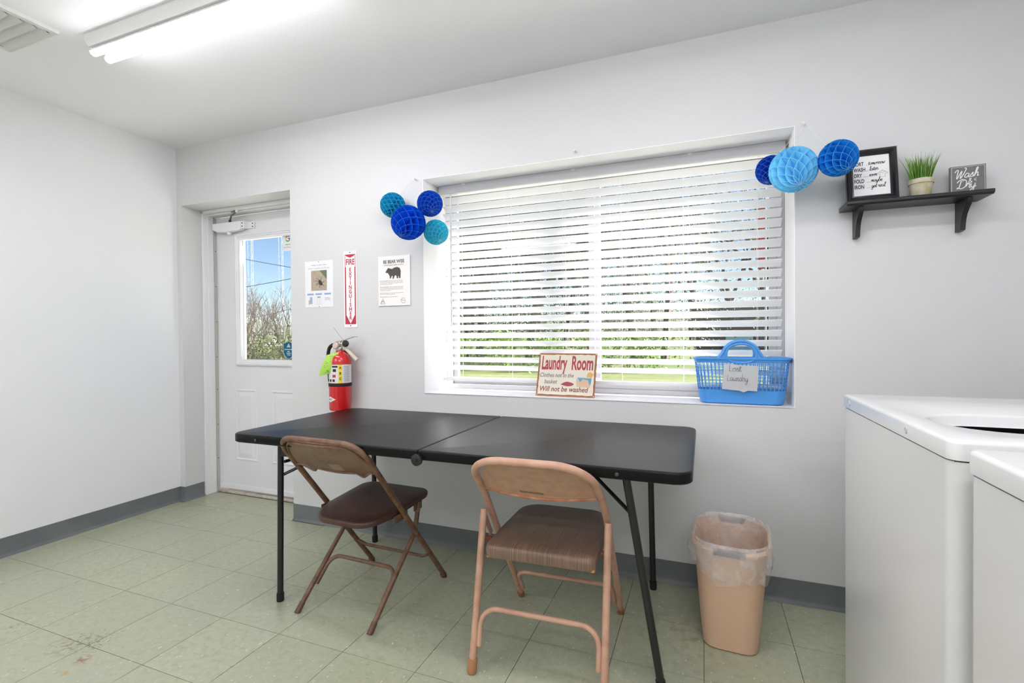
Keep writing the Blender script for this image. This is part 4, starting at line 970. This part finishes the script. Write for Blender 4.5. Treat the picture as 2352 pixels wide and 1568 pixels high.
# wash and dry block
wd = empty('wash_and_dry_block', (.853, 2.285, STZ + .0004), (R(-2), 0, R(-3)), label='grey wooden block sign reading Wash and Dry on the shelf', cat='sign')
MB().box((0, 0, 0), (.102, .013, .104)).build('block', mat('block_grey', (112, 110, 110), .6, mottle=(60, (92, 90, 90), .5)), wd, bevel=.001)
mb = MB(); ribbon(mb, [(.004, .004), (.098, .004), (.098, .100), (.004, .100), (.004, .004)], .0012, -.0004)
hand(mb, 'Wash', .0152, .013, .0585, .0027, -.0005, .22, .06, 1.0); hand(mb, '&', .0095, .052, .0395, .0020, -.0005, .05, 0, .9); hand(mb, 'Dry', .0158, .018, .020, .0029, -.0005, .22, .06, 1.05)
for sx in (-1, 1):
    for q in (-.003, 0, .003): ribbon(mb, [(.054 + sx * .014, .050 + q * .3), (.054 + sx * .021, .050 + q * 2)], .001, -.0005)
mb.build('white_lettering', mat('paint_white', (236, 236, 234), .6), wd, smooth=0)

# ================================================================== ON THE WINDOW SILL
# ------------------------------------------------------------------ tin sign
SZ = WZ0 + .0018
TW, TH = .311, .228
tn = empty('laundry_room_sign', (-.812, 2.412, SZ), (R(-17), 0, R(-2.5)), label='cream tin Laundry Room sign with a rusty border leaning on the blind', cat='sign')
MB().box((0, 0, 0), (TW, .0016, TH)).build('rusty_plate', mat('tin_rust', (150, 96, 58), .5, mottle=(20, (118, 70, 42), .7)), tn, bevel=.0005)
rnd = random.Random(9); edge = []
def wav(a, b, n): return [(a[0] + (b[0] - a[0]) * k / n + rnd.uniform(-.0012, .0012), a[1] + (b[1] - a[1]) * k / n + rnd.uniform(-.0016, .0016)) for k in range(n)]
i_ = .0095
for a, b in (((i_, i_), (TW - i_, i_)), ((TW - i_, i_), (TW - i_, TH - i_)), ((TW - i_, TH - i_), (i_, TH - i_)), ((i_, TH - i_), (i_, i_))): edge += wav(a, b, 16)
polyf(MB(), edge, -.0004).build('cream_face', mat('tin_cream', (214, 206, 188), .5), tn, smooth=0)
y = -.0009
text(text(MB(), 'Laundry', .100, .018, .142, y, 'LEFT', .42, 0, .0030), 'Room', .100, .180, .142, y, 'LEFT', .465, 0, .0030).build('title', mat('tin_red', (158, 46, 54), .5), tn, smooth=0)
mb = text(MB(), 'Clothes not in the', .031, .012, .100, y, 'LEFT', .80, .22, .0003); text(mb, 'basket', .031, .040, .066, y, 'LEFT', .86, .22, .0003); mb.build('grey_lettering', mat('tin_slate', (96, 110, 112), .5), tn, smooth=0)
text(MB(), 'Will not be washed', .037, .016, .026, y, 'LEFT', .88, .22, .0006).build('brown_lettering', mat('tin_maroon', (126, 56, 54), .5), tn, smooth=0)
polyf(MB(), catmull([(.130, .062), (.150, .074), (.170, .077), (.198, .068), (.192, .058), (.165, .054), (.130, .062)]), y).build('printed_cloth', mat('tin_cloth', (150, 52, 62), .5), tn, smooth=0)
mb = polyf(MB(), [(.216, .052), (.284, .050), (.290, .090), (.210, .094)], y); mb.build('printed_basket', mat('tin_basket', (206, 172, 138), .5), tn, smooth=0)
mb = polyf(MB(), [(.214, .100), (.290, .098), (.288, .068), (.280, .064), (.274, .088), (.244, .092), (.232, .076), (.222, .092)], y - .0003); mb.build('printed_towel', mat('tin_blue', (74, 148, 176), .5), tn, smooth=0)
polyf(MB(), [(.264, .104), (.290, .100), (.298, .120), (.282, .130), (.268, .124)], y - .0003).build('printed_bear', mat('tin_ochre', (206, 164, 84), .5), tn, smooth=0)
mb = MB()
for a in (.006, TW - .006):
    for b in (.006, TH - .006): arc(mb, a, b, 0, .0022, 0, 360, -.0006, 8)
mb.build('nail_holes', mat('hole_white', (238, 236, 230), .6), tn, smooth=0)

# ------------------------------------------------------------------ blue basket with its note
BKX, BKY = .156, 2.432
bk = empty('laundry_basket', (BKX, BKY, SZ), (0, 0, R(-1.2)), label='blue plastic lattice basket with arched handle on the window sill', cat='basket')
BLU = mat('blue_plastic', (74, 148, 218), .35)
BZ = .205
def bloop(z, g=0, n=8):
    t = z / BZ; hx = .172 + .022 * t + g; hy = .056 + .012 * t + g; return rrect(-hx, -hy, hx, hy, .038 + .008 * t, n)
BASE = .062
L = [[(x * .9, y * .85, .001) for x, y in bloop(0)], [(x * .97, y * .95, .004) for x, y in bloop(0)], [(x, y, .022) for x, y in bloop(.022)], [(x, y, BASE) for x, y in bloop(BASE)], [(x, y, BASE) for x, y in bloop(BASE, -.0025)], [(x, y, .022) for x, y in bloop(.022, -.0025)], [(x * .96, y * .9, .006) for x, y in bloop(0)]]
MB().loops(L).build('solid_base', BLU, bk, smooth=40)
L = [[(x, y, z) for x, y in bloop(z, g)] for z, g in ((.183, -.0022), (.183, .0012), (.1965, .003), (.198, .0065), (BZ, .0065), (.2065, .002), (BZ, -.003), (.183, -.0022))]
MB().loops(L, False, False).build('rim', BLU, bk, smooth=35)
def along(z, g, s):
    """point at perimeter fraction s of the loop at height z"""
    p = bloop(z, g, 8); p = p + [p[0]]; d = [0]
    for i in range(len(p) - 1): d.append(d[-1] + math.dist(p[i], p[i + 1]))
    t = (s % 1.0) * d[-1]
    for i in range(len(p) - 1):
        if d[i + 1] >= t:
            u = (t - d[i]) / max(d[i + 1] - d[i], 1e-9); a, b = p[i], p[i + 1]
            tx, ty = b[0] - a[0], b[1] - a[1]; l = math.hypot(tx, ty) or 1
            return (a[0] + tx * u, a[1] + ty * u, z), (tx / l, ty / l, 0)
    return (p[0][0], p[0][1], z), (1, 0, 0)
NV = 58; rib = None
for k in range(NV):
    L = []
    for z in (BASE - .002, .10, .14, .186):
        p, t = along(z, -.0006, (k + .5) / NV); p, t = Vector(p), Vector(t); nrm = Vector((t.y, -t.x, 0)); w, d = .00175, .0012
        L.append([p - t * w - nrm * d, p + t * w - nrm * d, p + t * w + nrm * d, p - t * w + nrm * d])
    MB().loops(L).build('upright_rib', BLU, bk, smooth=0)
for k in range(7):
    z = .0775 + k * .0152
    L = [[(x, y, z + dz) for x, y in bloop(z, g)] for g, dz in ((-.0016, -.0012), (.0004, -.0012), (.0004, .0012), (-.0016, .0012), (-.0016, -.0012))]
    MB().loops(L, False, False).build('lattice_ring', BLU, bk, smooth=30)
# arched handles, front and back: arch above the rim and an oval eye below it
for s in (-1, 1):
    hy = s * .0685
    arch = [(-.095, .2), (-.088, .206), (-.076, .222), (-.064, .245), (-.045, .265), (-.022, .276), (0, .279)]
    outer = arch + [(-x, z) for x, z in arch[-2::-1]]
    eye = [(.060 * math.copysign(abs(math.cos(R(a))) ** .8, math.cos(R(a))), .2195 + (.0465 if math.sin(R(a)) > 0 else .036) * math.copysign(abs(math.sin(R(a))) ** .9, math.sin(R(a)))) for a in range(0, 360, 12)]
    mb = MB(); mb.tube([(x, hy, z) for x, z in catmull(outer, 4)], .0062, 8); mb.tube([(x, hy, z) for x, z in eye], .0052, 8, closed=True)
    # web between arch and eye
    NE = 24
    def at(poly, u):
        i = min(int(u * (len(poly) - 1)), len(poly) - 2); f = u * (len(poly) - 1) - i; return (poly[i][0] + (poly[i + 1][0] - poly[i][0]) * f, poly[i][1] + (poly[i + 1][1] - poly[i][1]) * f)
    upeye = [(.062 * math.cos(R(180 - a)), .2195 + .048 * math.sin(R(a))) for a in range(-25, 206, 11)]
    co = catmull(outer, 4)
    for dy in (-.0022, .0022): mb.loops([[(at(co, k / NE)[0], hy + dy, at(co, k / NE)[1]) for k in range(NE + 1)], [(at(upeye, k / NE)[0], hy + dy, at(upeye, k / NE)[1]) for k in range(NE + 1)]], False, False, False)
    mb.build('handle', BLU, bk, smooth=50)
nt_ = empty('paper_note', (BKX - .078, BKY - .0745, SZ + .066), (R(3), 0, R(-1.2)), label='white handwritten Lost Laundry note on the front of the blue basket', cat='note')
rnd = random.Random(4); nx, nz = 8, 6; vs = []
for j in range(nz + 1):
    for i in range(nx + 1):
        u, v = i / nx, j / nz; x = .008 - .010 * (1 - v) + (.140 - .004 * v) * u; z = .002 + .112 * v - .010 * u + (.006 if False else 0)
        if j == 0 and u > .55: z += -.006 if u < .75 else .004
        vs.append((x, -.0012 * math.sin(3 * u + v * 2) - .002, z))
NOTE = mat('note_paper', (226, 224, 218), .7, trans=.35)
MB().add(vs, [(j * (nx + 1) + i, j * (nx + 1) + i + 1, (j + 1) * (nx + 1) + i + 1, (j + 1) * (nx + 1) + i) for j in range(nz) for i in range(nx)]).build('paper', NOTE, nt_, smooth=60)
mb = MB(); hand(mb, 'Lost', .0155, .026, .082, .0013, -.0042, .05, -.03, 1.0); hand(mb, 'Laundry', .0150, .018, .040, .0013, -.0042, .05, -.03, .86)
mb.build('handwriting', mat('pencil', (96, 96, 98), .6), nt_, smooth=0)

# ================================================================== OUTSIDE
GZ = -.15
def ground_mat():
    M = bpy.data.materials.new('rough_grass'); M.use_nodes = True; nt = M.node_tree; b = nt.nodes['Principled BSDF']; N = nt.nodes.new; L = nt.links.new
    tc = N('ShaderNodeTexCoord'); n1 = N('ShaderNodeTexNoise'); n1.inputs['Scale'].default_value = .25; n1.inputs['Detail'].default_value = 8
    n2 = N('ShaderNodeTexNoise'); n2.inputs['Scale'].default_value = 6; n2.inputs['Detail'].default_value = 6
    for n in (n1, n2): L(tc.outputs['Object'], n.inputs['Vector'])
    r1 = N('ShaderNodeValToRGB'); r1.color_ramp.elements[0].color = lin(72, 92, 36); r1.color_ramp.elements[1].color = lin(98, 104, 58); r1.color_ramp.elements[0].position = .4; r1.color_ramp.elements[1].position = .65
    L(n1.outputs['Fac'], r1.inputs[0]); mx = N('ShaderNodeMixRGB'); mx.blend_type = 'MULTIPLY'; mx.inputs[0].default_value = .8
    r2 = N('ShaderNodeValToRGB'); r2.color_ramp.elements[0].color = (.45, .45, .4, 1); r2.color_ramp.elements[0].position = .3; r2.color_ramp.elements[1].position = .7; L(n2.outputs['Fac'], r2.inputs[0])
    L(r1.outputs[0], mx.inputs[1]); L(r2.outputs[0], mx.inputs[2]); L(mx.outputs[0], b.inputs['Base Color']); b.inputs['Roughness'].default_value = .9
    return M
GRASS = ground_mat()
vs = []; fs = []; nx, ny = 40, 30
for j in range(ny + 1):
    for i in range(nx + 1):
        x = -170 + 300 * i / nx; y = YO + (200 - YO) * (j / ny) ** 1.8
        vs.append((x, y, GZ + max(0, y - 40) * .012 * (1 + .3 * math.sin(x * .05))))
gr = MB().add(vs, [(j * (nx + 1) + i, j * (nx + 1) + i + 1, (j + 1) * (nx + 1) + i + 1, (j + 1) * (nx + 1) + i) for j in range(ny) for i in range(nx)]).build('ground', GRASS, smooth=60)
tag(gr, kind='structure')
vs = []
for j in range(4):
    for i in range(61):
        x = -420 + 640 * i / 60; hgt = 9 + 3.0 * math.sin(i * .55) + 1.6 * math.sin(i * 1.37 + 1)
        vs.append((x, 200 + 14 * j + 8 * math.sin(i * .3), (-1, hgt * .55, hgt, hgt * .9)[j]))
tag(MB().add(vs, [(j * 61 + i, j * 61 + i + 1, (j + 1) * 61 + i + 1, (j + 1) * 61 + i) for j in range(3) for i in range(60)]).build('hills', mat('far_woods', (84, 88, 78), 1, mottle=(.2, (70, 80, 62), .8)), smooth=60), kind='structure')

tag(MB().box((-9, YO + .002, GZ - .05), (7, 5.6, GZ + .03)).build('bounce_slab', mat('bounce_concrete', (226, 224, 218), .9, mottle=(3, (176, 174, 168), .7)), smooth=0), kind='structure')  # unseen pale slab added to bounce sunlight up through the slats
tag(MB().box((-2.02, YO + .002, GZ), (-1.94, 3.05, 2.55)).build('wall_sun_block', mat('sun_block_paint', (206, 206, 202), .8), smooth=0), kind='structure')  # unseen wall stub added to keep direct sun off the door pane
BARK = mat('grey_bark', (92, 82, 74), .9, mottle=(6, (86, 74, 66), .8))
def branch(mb, p, d, l, r, depth, rnd, tips, spread=.55):
    pts = [p]; q = Vector(p); dd = Vector(d).normalized()
    for k in range(3):
        dd = (dd + Vector((rnd.uniform(-1, 1), rnd.uniform(-1, 1), rnd.uniform(-.4, .9))) * .12).normalized(); q = q + dd * l / 3; pts.append(tuple(q))
    mb.tube(pts, [r, r * .88, r * .76, r * .62], 5 if depth > 1 else 4, caps=False)
    if depth == 0: tips.append(q.copy()); return
    for k in range(rnd.choice((2, 3, 3))):
        nd = (dd + Vector((rnd.uniform(-1, 1), rnd.uniform(-1, 1), rnd.uniform(-.25, .75))) * spread).normalized()
        t = rnd.uniform(.55, 1); s_ = Vector(pts[2]).lerp(Vector(pts[3]), max(0, (t - .55) / .45))
        branch(mb, tuple(s_), nd, l * rnd.uniform(.62, .82), r * .62, depth - 1, rnd, tips, spread)
def leaves(tips, per, size, spread, rnd):
    mb = MB()
    for t in tips:
        for k in range(per):
            c = t + Vector((rnd.gauss(0, spread), rnd.gauss(0, spread), rnd.gauss(0, spread * .8))); a = Vector((rnd.uniform(-1, 1), rnd.uniform(-1, 1), rnd.uniform(-1, 1))).normalized(); b_ = a.orthogonal().normalized(); s_ = size * rnd.uniform(.6, 1.3)
            mb.add([c + a * s_, c + b_ * s_ * .55, c - a * s_, c - b_ * s_ * .55], [(0, 1, 2, 3)])
    return mb
LEAFS = [mat('leaf_olive', (66, 72, 46), .6, trans=.4), mat('leaf_green', (54, 68, 33), .6, trans=.4), mat('leaf_pale', (84, 88, 66), .6, trans=.4)]
TL = ['olive green leafy tree in the tree line behind the window', 'mid green leafy tree in the tree line behind the window', 'pale thin leaved tree in the tree line behind the window']
def tree(x, y, hgt, kind, seed):
    rnd = random.Random(seed); e = empty('tree', (x, y, GZ + max(0, y - 40) * .012 - .05), label=TL[kind], cat='tree', group='trees of the tree line')
    mb = MB(); tips = []
    branch(mb, (0, 0, 0), (rnd.uniform(-.05, .05), rnd.uniform(-.05, .05), 1), hgt * .30, hgt * .020, 4, rnd, tips, .60)
    mb.build('trunk', BARK, e, smooth=60)
    low = [Vector((rnd.gauss(0, hgt * .16), rnd.gauss(0, hgt * .14), hgt * rnd.uniform(.10, .85))) for _ in range(90)]
    leaves(tips + low, (80, 90, 60)[kind], .056, hgt * .055, rnd).build('crown', LEAFS[kind], e, smooth=0)
rnd = random.Random(21); k = 0
for y, xs in ((24, [-16.5 + 2.1 * i for i in range(8)]), (31, [-21 + 2.9 * i for i in range(7)]), (56, [-1.5 + 4.2 * i for i in range(4)])):
    for x in xs:
        tree(x + rnd.uniform(-.8, .8), y + rnd.uniform(-1.5, 1.5), rnd.uniform(9.5, 13) * (1 if y < 40 else 1.5), (0, 1, 2, 0, 2, 1)[k % 6], 100 + k); k += 1
def shrub(x, y, r, hgt, m_, label, seed):
    rnd = random.Random(seed); e = empty('shrub', (x, y, GZ), label=label, cat='shrub', group='green shrubs at the edge of the lawn')
    mb = MB(); tips = []
    for i in range(5): branch(mb, (rnd.uniform(-.1, .1), rnd.uniform(-.1, .1), 0), (rnd.uniform(-.6, .6), rnd.uniform(-.6, .6), 1), hgt * .45, .012, 2, rnd, tips, .7)
    mb.build('stems', BARK, e, smooth=60)
    low = [Vector((rnd.gauss(0, r * .45), rnd.gauss(0, r * .4), hgt * rnd.uniform(.05, .95))) for _ in range(90)]
    leaves(tips + low, 10, .055, .16, rnd).build('foliage', m_, e, smooth=0)
for i, (x, y, r, h_) in enumerate(((-9.2, 17, 1.3, 1.35), (-7.3, 17.5, 1.2, 1.5), (-5.4, 17, 1.3, 1.3), (-3.7, 17.6, 1.2, 1.45), (-2.0, 17.2, 1.1, 1.2))):
    shrub(x, y, r, h_, mat('shrub_green', (88, 120, 34), .6, trans=.4), 'bright green shrub on the lawn behind the window', 300 + i)
# bare shrub outside the door
bs = empty('bare_shrub', (-6.9, 6.3, GZ), label='tall leafless brown shrub seen through the door pane', cat='shrub')
rnd = random.Random(8); mb = MB(); tips = []
for i in range(11):
    branch(mb, (rnd.uniform(-1.3, 1.0), rnd.uniform(-.4, .4), -.05), (rnd.uniform(-.30, .30), rnd.uniform(-.2, .2), 1), rnd.uniform(.72, .90), rnd.uniform(.012, .019), 5, rnd, tips, .52)
mb.build('branches', mat('brown_twig', (72, 62, 55), .9, mottle=(8, (48, 42, 38), .8)), bs, smooth=60)
rnd2 = random.Random(5)
leaves([Vector((rnd2.uniform(-1.9, 1.9), rnd2.uniform(-.7, .7), rnd2.uniform(.15, 1.30) ** 1.0)) for _ in range(900)], 18, .022, .11, rnd2).build('undergrowth', mat('undergrowth_green', (62, 76, 38), .7, trans=.3, mottle=(3, (86, 78, 60), .9)), bs, smooth=0)
# lattice masts
def mast(x, y, w, hgt, label):
    e = empty('lattice_mast', (x, y, GZ - .1), label=label, cat='mast'); M = mat('mast_grey', (136, 140, 144), .5)
    leg_ = [(w * .58 * math.cos(R(a)), w * .58 * math.sin(R(a))) for a in (90, 210, 330)]
    for a in leg_: MB().tube([(a[0], a[1], 0), (a[0], a[1], hgt)], .022, 6).build('mast_leg', M, e)
    mb = MB(); n = int(hgt / .42)
    for i in range(n):
        z = .2 + i * .42
        for q in range(3):
            a, b = leg_[q], leg_[(q + 1) % 3]; mb.tube([(a[0], a[1], z), (b[0], b[1], z)], .010, 4, False)
            if i % 4 == 0: mb.tube([(a[0], a[1], z), (b[0], b[1], z + .42)], .008, 4, False)
    mb.build('rungs', M, e); return e
mast(-38.55, 33.2, .42, 19, 'pale lattice radio mast ending in the sky left of the sticker')
mast(-44.65, 42.5, .46, 18, 'pale lattice radio mast further off behind the sticker')
def cable(p, q, sag, label):
    p, q = Vector(p), Vector(q); pts = [tuple(p.lerp(q, t) - Vector((0, 0, sag * 4 * t * (1 - t)))) for t in [i / 24 for i in range(25)]]
    tag(MB().tube(pts, .018, 5).build('power_cable', mat('cable_black', (70, 76, 84), .7)), label, 'cable')
cable((-32, 22, 7.27), (-19.0, 22, 4.64), .12, 'overhead power cable sloping down across the upper door pane')
cable((-32, 22, 3.88), (-19.0, 22, 4.94), .12, 'overhead power cable rising across the middle of the door pane')
cable((-31.0, 26.5, 2.55), (-24.0, 26.5, 3.72), .06, 'lowest overhead power cable behind the bare shrub')
# white building far behind the bare shrub
hb = empty('white_building', (-58.3, 54, .02), (0, 0, R(45)), label='low white building far behind the bare shrub', cat='building')
MB().box((-1.2, -1, -.3), (1.2, 1, .55)).build('walls', mat('white_siding', (232, 232, 232), .7), hb, smooth=0)
MB().prism([(-1.3, .55), (1.3, .55), (0, .85)], -1.1, 1.1).build('roof', mat('white_roof', (214, 214, 216), .7), hb, smooth=0)
# brown building across the lawn
bb = empty('brown_building', (-.6, 37, GZ), label='long brown boarded building across the lawn behind the basket', cat='building')
SID = mat('brown_siding', (96, 80, 78), .8)
MB().box((0, 0, 0), (9, 5, 2.25)).build('wall', SID, bb, smooth=0)
sd = None
for i in range(11):
    if sd is None: sd = MB().box((0, -.05, 0), (9, 0, .17)).build('siding_board', SID, bb, (0, 0, .05), (R(4), 0, 0), smooth=0)
    else: inst(sd, bb, (0, 0, .05 + i * .2), (R(4), 0, 0))
MB().prism([(-.4, 2.25), (9.4, 2.25), (9.0, 3.1), (0, 3.1)], -.4, 5.2).build('roof', mat('dark_roof', (84, 78, 78), .8, mottle=(2, (120, 112, 108), .7)), bb, smooth=0)
MB().box((2.05, -.12, .1), (3.75, -.05, 1.25)).build('blue_panel', mat('pale_blue_paint', (160, 208, 232), .5), bb, smooth=0)
MB().box((-.05, -.1, 0), (.14, -.05, 2.25)).build('corner_board', mat('cream_trim', (222, 204, 186), .6), bb, smooth=0)
# red banner on a post
rb = empty('red_banner', (1.48, 14, GZ), label='narrow red vertical banner on a post behind the blind', cat='banner')
MB().tube([(0, 0, 0), (0, 0, 5.2)], .025, 8).build('post', mat('post_grey', (150, 150, 152), .5), rb)
MB().box((-.17, -.02, 2.95), (-.02, .02, 4.6)).build('cloth', mat('banner_red', (178, 50, 44), .6), rb, smooth=0)
